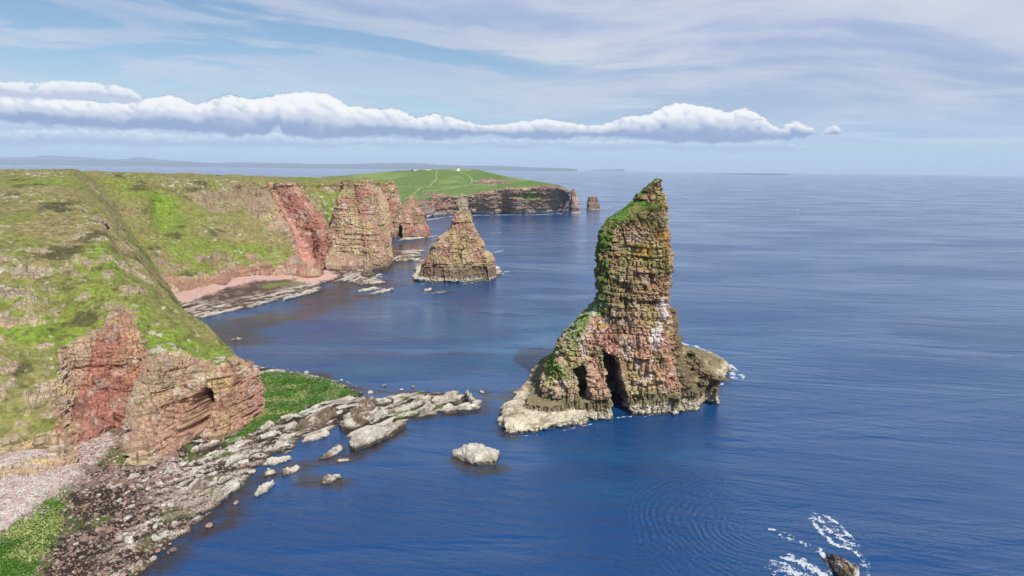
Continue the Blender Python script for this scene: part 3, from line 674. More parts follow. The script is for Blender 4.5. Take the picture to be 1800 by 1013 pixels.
def bay_cliffs():
    st = []
    def pl(px, py, y): return Y(px, py, y, 0, 0, .45)
    # foot, low, mid, upper, near top, crest, behind
    st.append([Z(120, 600, 0), Y(130, 520, 370), Y(140, 420, 385), Y(150, 370, 400), Y(140, 325, 425), pl(90, 305.5, 460), pl(90, 303, 700)])
    st.append([Z(225, 540, 2, .3), Y(225, 480, 372, .1, 0, .3), Y(220, 420, 394, 0, 0, .5), Y(218, 370, 415, 0, 0, .4), Y(218, 335, 435), pl(218, 307.5, 470), pl(218, 304, 700)])
    st.append([Z(285, 512, 4, .6, .5), Y(275, 480, 378, .2, 0, .2), Y(262, 425, 402, 0, 0, .75), Y(258, 375, 424, 0, 0, .5), Y(258, 338, 444, .1), pl(262, 311, 478), pl(262, 305, 700)])
    st.append([Z(335, 506, 4, .9, .6), Y(325, 478, 388, .2, 0, .3), Y(305, 430, 410, 0, 0, .9), Y(280, 380, 436, 0, 0, 1.0), Y(285, 338, 458, 0, 0, .95), pl(290, 312, 490), pl(290, 306, 700)])
    st.append([Z(385, 500, 4, .9, .6), Y(385, 478, 398, .3, .2, .3), Y(365, 435, 417, 0, 0, .8), Y(345, 385, 440, 0, 0, .6), Y(325, 342, 466, .1, 0, .3), pl(325, 313, 496), pl(325, 307, 700)])
    st.append([Z(432, 488, 5, .8, .8), Y(425, 465, 412, .2, .2, .6), Y(408, 430, 426, 0, 0, .8), Y(388, 385, 448, .1, 0, .5), Y(362, 345, 474, .3, 0, .2), pl(360, 314, 502), pl(355, 308, 700)])
    st.append([Z(488, 478, 6, .7, .4), Y(482, 455, 428, .1, .0, .8), Y(460, 420, 440, 0, 0, .85), Y(430, 375, 462, .1, 0, .6), Y(392, 338, 488, .3, 0, .3), pl(385, 315, 508), pl(375, 309, 700)])
    st.append([Z(515, 474, 7, .6, .3), Y(512, 450, 441, .2, 0, .6), Y(492, 415, 452, .3, 0, .3), Y(462, 370, 470, .52, .1, .0), Y(432, 335, 492, .52, .1, .0), pl(425, 316, 510), pl(415, 310, 700)])
    st.append([Z(530, 478, 6, 1., .5), Y(524, 455, 445, .7, .3), Y(510, 415, 458, .6, .3), Y(487, 370, 474, .7, .2), Y(468, 335, 496, .65, .2, .1), pl(462, 317, 512), pl(455, 311, 700)])
    # scree chute
    st.append([Z(545, 480, 5, 1., .35), Y(536, 458, 452, 1., .45), Y(520, 415, 472, 1., .5), Y(495, 370, 490, 1., .6), Y(478, 335, 506, 1., .6), pl(473, 318, 520), pl(468, 312, 700)])
    st.append([Z(562, 478, 5, 1., .7), Y(553, 450, 458, 1., 1.), Y(538, 410, 474, 1., 1.), Y(513, 365, 490, 1., 1.), Y(493, 332, 504, 1., .9), pl(490, 318, 518), pl(485, 312, 700)])
    st.append([Z(572, 466, 6, 1., 1.), Y(570, 435, 452, 1., 1.), Y(560, 400, 466, 1., 1.), Y(540, 362, 484, 1., 1.), Y(515, 332, 504, .9, .8), pl(508, 318, 518), pl(505, 313, 700)])
    st.append([Z(572, 462, 8, 1., .9), Y(574, 430, 468, .9, .7), Y(570, 395, 482, .8, .5), Y(552, 360, 498, .3, .2, .3), Y(530, 335, 514, .1, 0, .3), pl(522, 318, 528), pl(518, 313, 700)])
    # green gully
    st.append([Z(575, 460, 9, .6, .3), Y(577, 428, 482, .1, 0, .9), Y(576, 390, 500, 0, 0, 1.), Y(572, 355, 518, 0, 0, .8), Y(552, 333, 532, .1, 0, .3), pl(545, 318, 546), pl(540, 313, 720)])
    st.append([Z(580, 460, 9, .8, .3), Y(583, 428, 488, .3, 0, .6), Y(588, 385, 508, 0, 0, .9), Y(592, 350, 524, 0, 0, .8), Y(580, 332, 538, .3, 0, .2), pl(575, 318, 550), pl(570, 313, 720)])
    st.append([Z(620, 462, 6, 1.), Y(620, 425, 505, 1.), Y(620, 385, 520, 1.), Y(620, 352, 534, 1.), Y(615, 332, 544, .5), pl(612, 318, 560), pl(612, 314, 740)])
    st.append([Z(690, 452, 4, 1.), Y(688, 425, 540, 1.), Y(685, 385, 570, 1.), Y(680, 352, 600, 1.), Y(670, 335, 620, .5), pl(660, 320, 640), pl(655, 316, 780)])
    def tint(P, N, c, rm):
        # pink scree fan down the left side of the chute
        A = np.array([PY(475, 322, 512), PY(500, 375, 488), PY(525, 425, 466), PY(548, 475, 446)])
        d = np.full(len(P), 1e9); tt = np.zeros(len(P))
        for i in range(3):
            ab = A[i + 1] - A[i]; t = np.clip(((P - A[i]) @ ab) / (ab @ ab), 0, 1)
            q = np.linalg.norm(P - (A[i] + t[:, None] * ab), axis=1); u = q < d; d = np.where(u, q, d); tt = np.where(u, (i + t) / 3, tt)
        w = sstep(1.0, 0.55, d / (2.0 + 6.5 * tt ** 2) + 0.25 * fbm(P, 4, 3, 9))
        c = lerp3(c, np.array([.23, .185, .11]), rm * sstep(6, 14, P[:, 2]) * sstep(PY(470, 400, 470)[0] + 4, PY(470, 400, 470)[0] - 6, P[:, 0]) * .7)
        return lerp3(c, np.array([0.55, 0.30, 0.24]), w)
    terrain('bay_hillside', st, 0.75, 300, M_CLIFF, lay=1.1, cell=2.2, amp=1.3, lich=.45, tint=tint, flip=True, cap=(620, 480), ocb=-.07, dents=[
        (PY(560, 420, 470), np.array([9., 9, 20]), 3.0, (0.3, 1, 0))])

def cliff_color(red=0.3, lich=0.5, seed=0, top=0.5):
    def fn(V, N, rb, rl, steep, P2):
        rd = np.clip(red + 0.7 * fbm(V * np.array([1, 1, 1.3]), 22, 3, seed + 30), 0, 1)
        c = rock_color(V, N, rb, rl, rd, lich, seed)
        c = lerp3(c, OLIVE * 0.8, sstep(0.25, 0.55, fbm(V, 9, 4, seed + 31) + 0.3 * (1 - steep)) * 0.5)
        gcol = grass_color(V, seed + 33, top)
        c = c * steep[:, None] + gcol * (1 - steep)[:, None]
        c = lerp3(c, DARKR, sstep(9, 2, P2[:, 2] + 3 * fbm(V, 8, 3, seed + 34)) * 0.55)
        c = lerp3(c, WET, sstep(2.2, 0.4, P2[:, 2] + 0.7 * fbm(V, 4, 3, seed + 35)) * 0.7)
        return c
    return fn

def buttresses():
    T = dict(kind='structure')
    me = union_solids([ring_solid(px_levels([(317, 611, 631, 510, 22), (328, 606, 637, 508, 30), (345, 599, 648, 505, 38), (380, 589, 664, 502, 44), (420, 577, 676, 499, 48), (450, 571, 682, 498, 52), (467, 569, 685, 498, 56)]), ex=3.6), ring_solid(px_levels([(316, 612, 642, 545, 80), (400, 612, 642, 545, 80)]), ex=4),
                       ring_solid(px_levels([(319, 626, 642, 500, 22), (345, 632, 656, 497, 28), (380, 638, 668, 494, 32), (420, 644, 679, 490, 36), (458, 650, 685, 489, 40)]), ex=4.5)], [], 0.62)
    finish_stack('bay_cliff_face', me, 511, cliff_color(.38, .66, 511), M_CLIFF, amp=1.1, big=.8, lay=1.1, cell=2.0, dip=(0.02, 0.03), **T)
    me = union_solids([ring_solid(px_levels([(321, 650, 689, 712, 36), (332, 648, 693, 714, 44), (350, 645, 699, 716, 52), (380, 640, 702, 718, 58), (418, 640, 707, 720, 64)]), ex=3.5), ring_solid(px_levels([(318.5, 640, 686, 770, 90), (400, 640, 690, 770, 90)]), ex=4)], [], 0.85)
    finish_stack('far_bay_cliff', me, 521, cliff_color(.62, .5, 521), M_CLIFF, amp=1.6, lay=1.3, cell=2.4, **T)
    me = union_solids([ring_solid(px_levels([(342, 722, 725, 706, 4), (354, 714, 732, 705, 14), (372, 700, 741, 704, 28), (388, 691, 748, 703, 32), (402, 686, 753, 702, 36), (414, 683, 757, 701, 40)]), ex=2.6)],
                      [poly_cutter([(699, 417), (711, 417), (710, 398), (704, 390)], 680, 712)], 0.75)
    finish_stack('pointed_sea_cliff', me, 531, cliff_color(.5, .4, 531), M_CLIFF, amp=1.3, lay=1.3, cell=2.4, big=.5, topfade=(26, 40),
                 label='pointed reddish sea cliff with a dark cave at its foot, behind the bay', category='sea stack')

def poly_cutter(pts, Y0, Y1):
    """closed prism through pixels pts between two depths (world-space, slightly splayed)"""
    A = np.array([PY(px, py, (Y0 + Y1) / 2) for px, py in pts]); n = len(A)
    F0 = A.copy(); F0[:, 1] = Y0; B0 = A.copy(); B0[:, 1] = Y1
    V = np.concatenate([F0, B0])
    F = [tuple(range(n)), tuple(range(n, 2 * n))[::-1]] + [((i + 1) % n, i, n + i, n + (i + 1) % n) for i in range(n)]
    return V, F

def far_headland():
    st = []
    # foot, cliff top, slope, crest, behind
    def S(fx, fy, tx, ty, ty_d, mx, my, md, cx, cy, cd, rock=1., br=.75):
        f = PZ(fx, fy, 0)
        return [Z(fx, fy, -1, rock), Y(tx, ty, ty_d, rock, .25, br), Y(tx, ty - 3, ty_d + 14, .0, 0, br * .6), Y(mx, my, md, 0, 0, br), Y(cx, cy, cd, 0, 0, br), Y(cx, cy + 4, cd * 1.35, 0, 0, br)]
    st.append(S(470, 392, 470, 360, 900, 500, 325, 1150, 530, 315.5, 1500))
    st.append(S(600, 392, 600, 365, 900, 600, 325, 1150, 600, 309.5, 1500))
    st.append(S(690, 393, 692, 365, 900, 680, 325, 1150, 660, 304, 1520))
    st.append(S(742, 386, 742, 352, 960, 735, 322, 1200, 720, 300.5, 1550))
    st.append(S(770, 380, 770, 346, 1020, 770, 320, 1230, 765, 299.5, 1560))
    st.append(S(800, 378, 802, 347, 1040, 800, 318, 1240, 808, 298.0, 1560))
    st.append(S(838, 377, 838, 342, 1052, 838, 320, 1240, 840, 299.5, 1540))
    st.append(S(862, 377, 862, 340, 1056, 865, 322, 1220, 865, 305, 1480))
    st.append(S(885, 376, 882, 334, 1066, 888, 322, 1200, 888, 310, 1420))
    st.append(S(910, 377, 908, 333, 1062, 912, 325, 1170, 912, 314.5, 1380))
    st.append(S(940, 376, 940, 331, 1070, 942, 325.5, 1150, 945, 319.5, 1340))
    st.append(S(965, 375, 965, 330, 1080, 966, 327, 1140, 968, 324, 1300))
    st.append(S(982, 374, 982, 331, 1088, 983, 328.5, 1140, 985, 327.5, 1250))
    st.append(S(996, 371, 994, 336, 1100, 995, 334, 1130, 997, 332.5, 1200))
    st.append(S(1004, 368, 1000, 340, 1125, 999, 338, 1150, 999, 337, 1200))
    def tint(P, N, c, rm):
        c = c.copy()
        g = 1 - rm
        gr = np.array([0.12, 0.20, 0.055]); n = fbm(P * np.array([1, 0.5, 1]), 60, 4, 71)
        c = lerp3(c, lerp3(np.tile(gr, (len(P), 1)), (0.21, 0.29, 0.09), sstep(-0.1, 0.5, n)), g * 0.85)
        # banded rock, darker low down
        band = np.sin(P[:, 2] * 0.9 + 0.02 * P[:, 0] + 1.5 * fbm(P, 30, 2, 5)) * 0.5 + 0.5
        c = lerp3(c, c * 0.55, rm * band * 0.7)
        c = lerp3(c, np.array([0.34, 0.31, 0.30]), rm * sstep(0.0, 0.5, fbm(P * np.array([1, 1, 5]), 40, 3, 6)) * 0.6)
        c = lerp3(c, GUANO * 0.8, rm * sstep(4.5, 2.0, P[:, 2]) * sstep(0.5, 1.6, P[:, 2]) * 0.8)
        return c
    patches = [(PY(868, 318, 1230), np.array([34., 60, 12]), .62, .1, .2), (PY(770, 352, 1020), np.array([22., 30, 22]), .95, .9, .3), (PY(735, 345, 990), np.array([26., 40, 8]), .05, 0, .4),
               (PY(935, 345, 1075), np.array([28., 16, 5]), .1, 0, .4)]
    terrain('far_headland', st, 1.9, 700, M_FAR, lay=1.6, cell=3.2, amp=2.1, lich=.3, patches=patches, tint=tint, flip=True, lowf=.5, cap=(560, 420), tv=0.35)

# ------------------------------------------------------------------ sea stacks
def great_stack():
    tower = ring_solid(px_levels([
        (315, 1153, 1167, 207, 3.0), (326, 1141, 1169, 207, 4.5), (340, 1127, 1170, 207, 6.5), (354, 1117, 1171, 207, 9), (368, 1098, 1172, 206.5, 13), (384, 1073, 1173, 206, 17), (400, 1059, 1174, 205.5, 19),
        (430, 1053, 1175, 205, 20), (470, 1048, 1175, 204.5, 20), (520, 1048, 1174, 204, 20.5), (560, 1050, 1174, 203.5, 22), (600, 1055, 1175, 203, 23), (655, 1060, 1176, 202.4, 24.5),
        (690, 1060, 1177, 202, 25), (722, 1060, 1178, 202, 25.5)]), ex=3.8)
    wing = ring_solid(px_levels([(536, 1160, 1184, 209, 12), (560, 1160, 1190, 208, 14), (600, 1160, 1196, 207, 16), (640, 1158, 1204, 205, 19), (680, 1155, 1212, 203, 22), (705, 1152, 1216, 202, 24)]), ex=2.8)
    should = ring_solid(px_levels([(528, 1044, 1090, 205, 10), (545, 1026, 1100, 203.5, 15), (570, 1002, 1104, 202, 19), (600, 980, 1104, 201, 22), (630, 965, 1102, 200, 24), (660, 950, 1100, 199, 26), (690, 941, 1100, 198.5, 27), (720, 930, 1100, 198, 28)]), ex=3.2)
    backw = ring_solid(px_levels([(560, 1040, 1150, 212, 10), (720, 1040, 1150, 212, 10)]), ex=4)
    # wave-cut shelf and aprons
    shelf = poly_solid([PZ(x, y) for x, y in [(882, 742), (884, 762), (930, 763), (975, 757), (1015, 748), (1048, 738), (1080, 722), (1085, 700)]] + [PZ(1085, 660), PZ(960, 650), PZ(935, 660), PZ(928, 684), PZ(905, 705), PZ(885, 722)], -3, [2.2, 2.0, 1.8, 2.2, 2.6, 2.8, 2.6, 4] + [5, 5, 4, 3.5, 3, 2.6], 0.93)
    ledge = poly_solid([PZ(x, y, 0) for x, y in [(915, 735), (960, 742), (1010, 738), (1050, 728), (1070, 705), (960, 680), (930, 700)]], -3, [4.2, 4.4, 4.6, 4.8, 7, 7, 4.4], 0.92)
    block = poly_solid([PZ(x, y) for x, y in [(1097, 729), (1115, 733), (1140, 727), (1172, 716), (1180, 700), (1180, 670), (1100, 670)]], -3, [2.6, 2.6, 2.8, 2.6, 3, 5, 5], 0.95)
    block2 = poly_solid([PZ(x, y) for x, y in [(1098, 722), (1130, 722), (1165, 712), (1180, 690), (1180, 660), (1098, 660)]], -3, [9, 9.5, 9.5, 9, 9, 9], 0.93)
    apron = poly_solid([PZ(x, y) for x, y in [(1170, 706), (1190, 701), (1210, 692), (1230, 686), (1255, 678), (1278, 668), (1280, 652), (1262, 636), (1235, 626), (1190, 618), (1165, 640)]], -3, [3.4, 3.0, 3.4, 2.8, 3.4, 3.0, 2.8, 3.2, 3.6, 4.5, 8], 0.9)
    lumps = [ring_solid(px_levels([(py, px - w * .35, px + w * .5, yy, w * .10), (py + hh, px - w, px + w, yy, w * .24)]), ex=2.2) for px, py, w, hh, yy in ((1205, 628, 22, 40, 205), (1225, 640, 18, 30, 203), (1245, 648, 14, 16, 202), (1235, 662, 14, 16, 197), (1200, 668, 16, 24, 196), (1264, 656, 8, 9, 199), (1215, 612, 14, 16, 212), (1190, 655, 18, 36, 198), (1212, 672, 8, 14, 193), (1245, 650, 10, 16, 200), (1228, 630, 9, 18, 208), (1190, 690, 8, 12, 190))]
    ap2 = ring_solid(px_levels([(642, 1175, 1208, 203, 12), (662, 1172, 1222, 202, 15), (678, 1170, 1236, 200, 16)]), ex=2.4)
    cut1 = poly_cutter([(1059, 620), (1082, 622), (1094, 658), (1104, 700), (1107, 755), (1070, 755), (1069, 700), (1062, 660)], 170, 209)
    cut2 = poly_cutter([(1012, 660), (1027, 654), (1040, 664), (1044, 712), (1020, 712)], 170, 197)
    me = union_solids([tower, wing, should, backw, shelf, ledge, block, block2, apron, ap2] + lumps, [cut1, cut2], 0.27, smooth_it=5)
    def colr(V, N, rb, rl, steep, P2):
        # the image plane is only used here to read off where on the rock each patch lies
        x, y, z = V.T
        n = fbm(V, 6, 4, 3)
        redz = sstep(34, 20, z + 4 * n) * sstep(6, 10, z + 2 * n) * sstep(18, 26, x + 3 * n) * 0.5
        redz = np.maximum(redz, sstep(14, 8, z) * sstep(4, 6, z) * sstep(14, 8, x) * 0.45)
        c = rock_color(V, N, rb, rl, redz, 0.55, 900)
        c = lerp3(c, c * np.array([.80, .77, .62]), sstep(20, 34, z + 4 * n) * .75) * (1 + .22 * sstep(32, 24, z))[:, None]
        # left flank and summit carry green turf, the flank's shade painted in with it
        lf = np.clip(-N[:, 0], 0, 1)
        gz = sstep(0.30, 0.62, 0.75 * (1 - steep) + 0.65 * lf * sstep(25, 34, z) + 0.38 * fbm(V, 4.5, 4, 8) + 0.2 * sstep(46, 56, z))
        g = lerp3(np.tile(np.array([0.13, 0.14, 0.035]), (len(V), 1)), (0.08, 0.20, 0.02), sstep(0.15, 0.6, lf + 0.5 * (1 - steep) + 0.4 * fbm(V, 5, 3, 18)))
        g *= (0.9 + 0.4 * fbm(V, 1.0, 3, 28))[:, None]
        sh_ = sstep(.15, .45, -N[:, 0]) * sstep(.12, .35, N[:, 2]) * sstep(8, 12, z) * (z < 34)
        gz = np.maximum(gz, sh_ * sstep(-.5, -.1, fbm(V, 4, 3, 19))); g = lerp3(g, np.array([.10, .23, .02]), sh_)
        gz *= sstep(6, 9, z)
        c = lerp3(c, g, gz * 0.92)
        # olive moss specks all over the tower
        c = lerp3(c, np.array([0.17, 0.16, 0.06]), sstep(0.05, 0.45, fbm(V * np.array([1, 1, .7]), 2.6, 4, 38)) * sstep(8, 14, z) * 0.75)
        # orange lichen shelf
        o = PY(1132, 440, 196); w = np.exp(-(((x - o[0]) / 3.2) ** 2 + ((z - o[2]) / 2.6) ** 2)) * (N[:, 1] < 0.2)
        o2 = PY(1166, 420, 200); w2 = np.exp(-(((x - o2[0]) / 1.6) ** 2 + ((z - o2[2]) / 3.0) ** 2)) * (N[:, 1] < 0.2)
        c = lerp3(c, np.array([0.62, 0.36, 0.07]), sstep(.35, .9, (w + w2) + .8 * fbm(V, 1.5, 3, 48)) * .7)
        # guano: white runs
        def run(pts, wd, amt):
            nonlocal c
            A = [PY(*p) for p in pts]
            d = np.full(len(V), 1e9)
            for a, b in zip(A[:-1], A[1:]):
                ab = (b - a)[[0, 2]]; q = np.stack([x - a[0], z - a[2]], 1); t = np.clip((q @ ab) / (ab @ ab), 0, 1)
                d = np.minimum(d, np.linalg.norm(q - t[:, None] * ab, axis=1))
            c = lerp3(c, GUANO, sstep(wd, wd * 0.5, d + 0.7 * wd * fbm(V, 1.6, 4, 58)) * (N[:, 1] < 0.4) * amt)
        run([(1164, 530, 194), (1166, 560, 192.5), (1160, 575, 192), (1152, 600, 191)], 1.5, .9)
        run([(1150, 585, 191), (1156, 612, 190.5)], 1.5, .85)
        run([(1085, 618, 191), (1112, 614, 190)], .5, .7); run([(1110, 602, 190.5), (1125, 604, 190)], .9, .6)
        run([(1120, 655, 190), (1122, 640, 190)], .6, .5); run([(975, 676, 186), (1010, 670, 186)], .4, .8); run([(1105, 680, 189), (1150, 664, 189)], .6, .7)
        for (qx, qy, rr) in ((1010, 600, 4.0), (1060, 560, 3.6), (1020, 615, 3.)):
            o = PY(qx, qy, 190); w = np.exp(-(((x - o[0]) / rr) ** 2 + ((z - o[2]) / (rr * .8)) ** 2))
            c = lerp3(c, GUANO * .95, w * sstep(0.0, 0.35, fbm(V, 1.1, 3, 68) + 0.3 * (rb - .5)) * 0.8)
        # yellow-green lichen on the lower buttress
        c = lerp3(c, np.array([0.40, 0.40, 0.12]), sstep(0.1, 0.5, fbm(V * np.array([1, 1, 0.35]), 2.8, 4, 78)) * sstep(24, 14, x) * sstep(5, 9, z) * sstep(26, 18, z) * 0.7)
        # dark wet splash zone with moss, then bleached barnacle shelf, then weed at the water
        c = lerp3(c, np.array([0.17, 0.14, 0.075]), sstep(48, 52, x) * sstep(0, .35, fbm(V, 3.0, 4, 81) + .22 * (z - 3.6)) * .85)
        c = lerp3(c, np.array([0.15, 0.13, 0.07]), sstep(8.0, 5.2, P2[:, 2] + 1.6 * fbm(V, 3.5, 4, 88)) * 0.8)
        c = lerp3(c, np.array([0.52, 0.46, 0.35]) * (0.8 + 0.4 * rb)[:, None], sstep(3.6, 2.6, P2[:, 2] + 0.7 * fbm(V, 3.0, 4, 98)))
        c = lerp3(c, np.array([0.20, 0.16, 0.09]), sstep(0.35, 0.6, fbm(V, 2.2, 4, 99)) * sstep(3.6, 2.6, P2[:, 2]) * .7)
        c = lerp3(c, WET, sstep(0.75, 0.35, P2[:, 2] + 0.35 * fbm(V, 2.0, 3, 108)) * 0.9)
        return c
    finish_stack('sea_stack', me, 901, colr, M_STACK, amp=1.0, lay=0.95, cell=1.5, big=1.0,
                 label='tallest sea stack, a blade-topped tower with two dark caves and a bleached shelf', category='sea stack')

def pyramid_stack():
    R = px_levels([(338, 810, 815, 441, 3), (348, 805, 818, 441, 6), (362, 802, 822, 441, 10), (378, 798, 828, 441, 13), (392, 792, 833, 440.5, 17), (406, 786, 837, 440, 21), (420, 768, 841, 439.5, 26), (436, 760, 847, 439, 30), (452, 750, 851, 438.5, 34), (468, 740, 853, 438, 37), (484, 733, 854, 438, 40), (492, 733, 855, 438, 40)])
    body = ring_solid(R, ex=3.0)
    blk = ring_solid(px_levels([(446, 850, 859, 437, 20), (460, 850, 864, 437, 24), (478, 848, 867, 436, 26), (488, 848, 868, 436, 27)]), ex=3.5)
    shelf = poly_solid([PZ(x, y) for x, y in [(722, 488), (724, 495), (760, 497), (800, 497), (840, 492), (878, 482), (876, 474), (858, 462), (740, 462), (728, 480)]], -3, 2.2, 0.97)
    cut = poly_cutter([(845, 450), (851, 450), (853, 480), (846, 480)], 405, 428)
    cut2 = poly_cutter([(756, 462), (760, 462), (764, 490), (757, 490)], 405, 424)
    me = union_solids([body, blk, shelf], [cut, cut2], 0.55, smooth_it=3)
    def colr(V, N, rb, rl, steep, P2):
        x, y, z = V.T
        redz = sstep(24, 12, z + 5 * fbm(V, 9, 3, 5)) * 0.35 * sstep(-40, -60, x + 8 * fbm(V, 9, 3, 6)) + 0.15 * (fbm(V, 10, 3, 4) > .1)
        c = rock_color(V, N, rb, rl, redz, 0.86, 920) * np.array([1.0, .97, .92])
        c = lerp3(c, np.array([0.40, 0.37, 0.28]), sstep(40, 46, z) * .7)
        c = lerp3(c, np.array([0.16, 0.12, 0.095]), sstep(13, 6, P2[:, 2] + 3 * fbm(V, 8, 3, 14)) * 0.75)
        c = lerp3(c, np.array([0.50, 0.45, 0.36]), sstep(3.1, 2.2, P2[:, 2] + 0.5 * fbm(V, 3.0, 4, 98)))
        c = lerp3(c, WET, sstep(1.0, 0.4, P2[:, 2] + 0.4 * fbm(V, 3.0, 3, 108)) * 0.9)
        return c
    finish_stack('sea_stack', me, 921, colr, M_STACK, amp=1.25, lay=1.15, cell=2.1, big=0.9, dip=(-0.02, 0.02), topfade=(40, 54),
                 label='yellow lichened pyramid-shaped sea stack with a needle tip, in the middle of the bay', category='sea stack')

def small_stacks():
    me = union_solids([ring_solid(px_levels([(331, 1003, 1011, 1118, 12), (338, 1002, 1014, 1117, 18), (355, 1002, 1016, 1116, 22), (371, 1001, 1018, 1115, 26)]), ex=3)], [], 0.9, 2)
    def cf(V, N, rb, rl, steep, P2):
        c = rock_color(V, N, rb, rl, np.full(len(V), .25), .3, 60)
        c = lerp3(c, np.array([.36, .33, .32]), sstep(.45, .55, np.sin(P2[:, 2] * .7) * .5 + .5) * sstep(26, 16, P2[:, 2]) * .8)
        c = lerp3(c, np.array([.12, .11, .11]), sstep(12, 7, P2[:, 2]) * .6)
        return lerp3(c, GUANO * .8, sstep(4, 2.4, P2[:, 2]) * .7)
    finish_stack('sea_stack', me, 941, cf, M_FAR, amp=1.8, lay=1.5, cell=3, big=.6, label='squat square stack tight against the tip of the far green headland', category='sea stack')
    me = union_solids([ring_solid(px_levels([(346, 1035, 1050, 1225, 14), (352, 1033, 1052, 1224, 20), (366, 1031, 1055, 1222, 24)]), ex=3)], [], 0.9, 2)
    def cg(V, N, rb, rl, steep, P2):
        c = rock_color(V, N, rb, rl, np.full(len(V), .1), .2, 61) * .5
        c = lerp3(c, np.array([.36, .34, .33]), np.exp(-((P2[:, 2] - 12) / 1.6) ** 2) * .8)
        return lerp3(c, GUANO * .8, sstep(2.5, 1.2, P2[:, 2]) * .5)
    finish_stack('sea_stack', me, 951, cg, M_FAR, amp=1.6, lay=1.5, cell=3, big=.5, label='small dark stack standing alone in the sea off the far headland', category='sea stack')
    me = union_solids([ring_solid(px_levels([(451, 643, 648, 434, 4), (460, 641, 651, 434, 6), (475, 638, 655, 434, 8.5), (493, 636, 656, 434, 10)]), ex=3)], [], 0.4, 2)
    finish_stack('rock_pillar', me, 961, cliff_color(.15, .7, 961), M_STACK, amp=.8, lay=1.0, cell=1.6, big=.6, label='slim yellow-brown rock pillar standing on the shelf below the bay cliff', category='rock pillar')

headland_near(); bay_cliffs(); buttresses(); far_headland(); great_stack(); pyramid_stack(); small_stacks()

# ------------------------------------------------------------------ shore platforms
STRIKE = PZ(850, 690) - PZ(300, 880); STRIKE = STRIKE[:2] / np.linalg.norm(STRIKE[:2]); ACROSS = np.array([STRIKE[1], -STRIKE[0]])
NEAR_POLY = pz([(150, 1200), (228, 1040), (262, 1000), (300, 962), (345, 925), (372, 900), (392, 880), (425, 858), (448, 830), (480, 800), (512, 797), (528, 770), (560, 772), (590, 750), (600, 742), (604, 765), (630, 792), (690, 768), (712, 744), (724, 736), (790, 727), (846, 721), (850, 702), (800, 693),
                (740, 688), (690, 696), (655, 703), (634, 690), (600, 674), (560, 662), (500, 652), (440, 640), (380, 640), (150, 640), (-300, 720), (-700, 1200)])
BAY_POLY = pz([(240, 500), (280, 535), (350, 560), (372, 556), (400, 549), (440, 543), (490, 528), (560, 512), (566, 500), (600, 493), (640, 503), (676, 497), (660, 486), (640, 478), (665, 468), (690, 458), (740, 459), (742, 441), (700, 440), (680, 440), (600, 452), (540, 458), (470, 462), (385, 470), (280, 490)])
def near_h(x, y):
    sd_ = poly_sd(x, y, NEAR_POLY); P = np.stack([x, y, 0 * x], 1)
    left = sstep(PZ(420, 740)[0], PZ(220, 800)[0], x)
    h = np.clip(sd_ * 0.30, -4, 0.55) + np.clip(sd_ - 2, 0, 60) * (0.035 + 0.085 * left)
    u = x * STRIKE[0] + y * STRIKE[1]; v = x * ACROSS[0] + y * ACROSS[1]
    slabz = sstep(PZ(225, 860)[0], PZ(300, 840)[0], x + 0.25 * (y - 150)) * sstep(-1, 1.5, sd_)
    vv = v + 1.5 * fbm(P, 14, 3, 501) ; s = vv / 3.2
    li = np.floor(s); fr = s - li
    brk = hashu(li, np.floor((u + 7 * hashu(li, 3)) / (4 + 9 * hashu(li, 4))), 5)
    saw = (1 - fr) * (0.25 + 0.75 * brk) * sstep(0.0, 0.12, fr)
    h2 = slabz * (saw * 1.15 - 0.45) * (0.5 + 0.5 * sstep(-0.3, 0.3, fbm(P, 12, 3, 503)))
    return h + h2 + 0.22 * fbm(P, 2.2, 4, 505, .6) * sstep(-1, 1, sd_) + 0.5 * fbm(P, 9, 3, 507) * sstep(0, 6, sd_), saw, slabz, sd_, brk
def weed_poly_near(): return pz([(-90, 1160), (-60, 1010), (-5, 962), (40, 928), (82, 893), (112, 874), (120, 895), (98, 945), (72, 990), (45, 1040), (0, 1160)], 2.0)
def weed_poly_mid(): return pz([(440, 660), (470, 652), (520, 654), (580, 664), (632, 690), (600, 697), (545, 712), (505, 732), (470, 748), (430, 764), (400, 772), (455, 722)], 1.2)
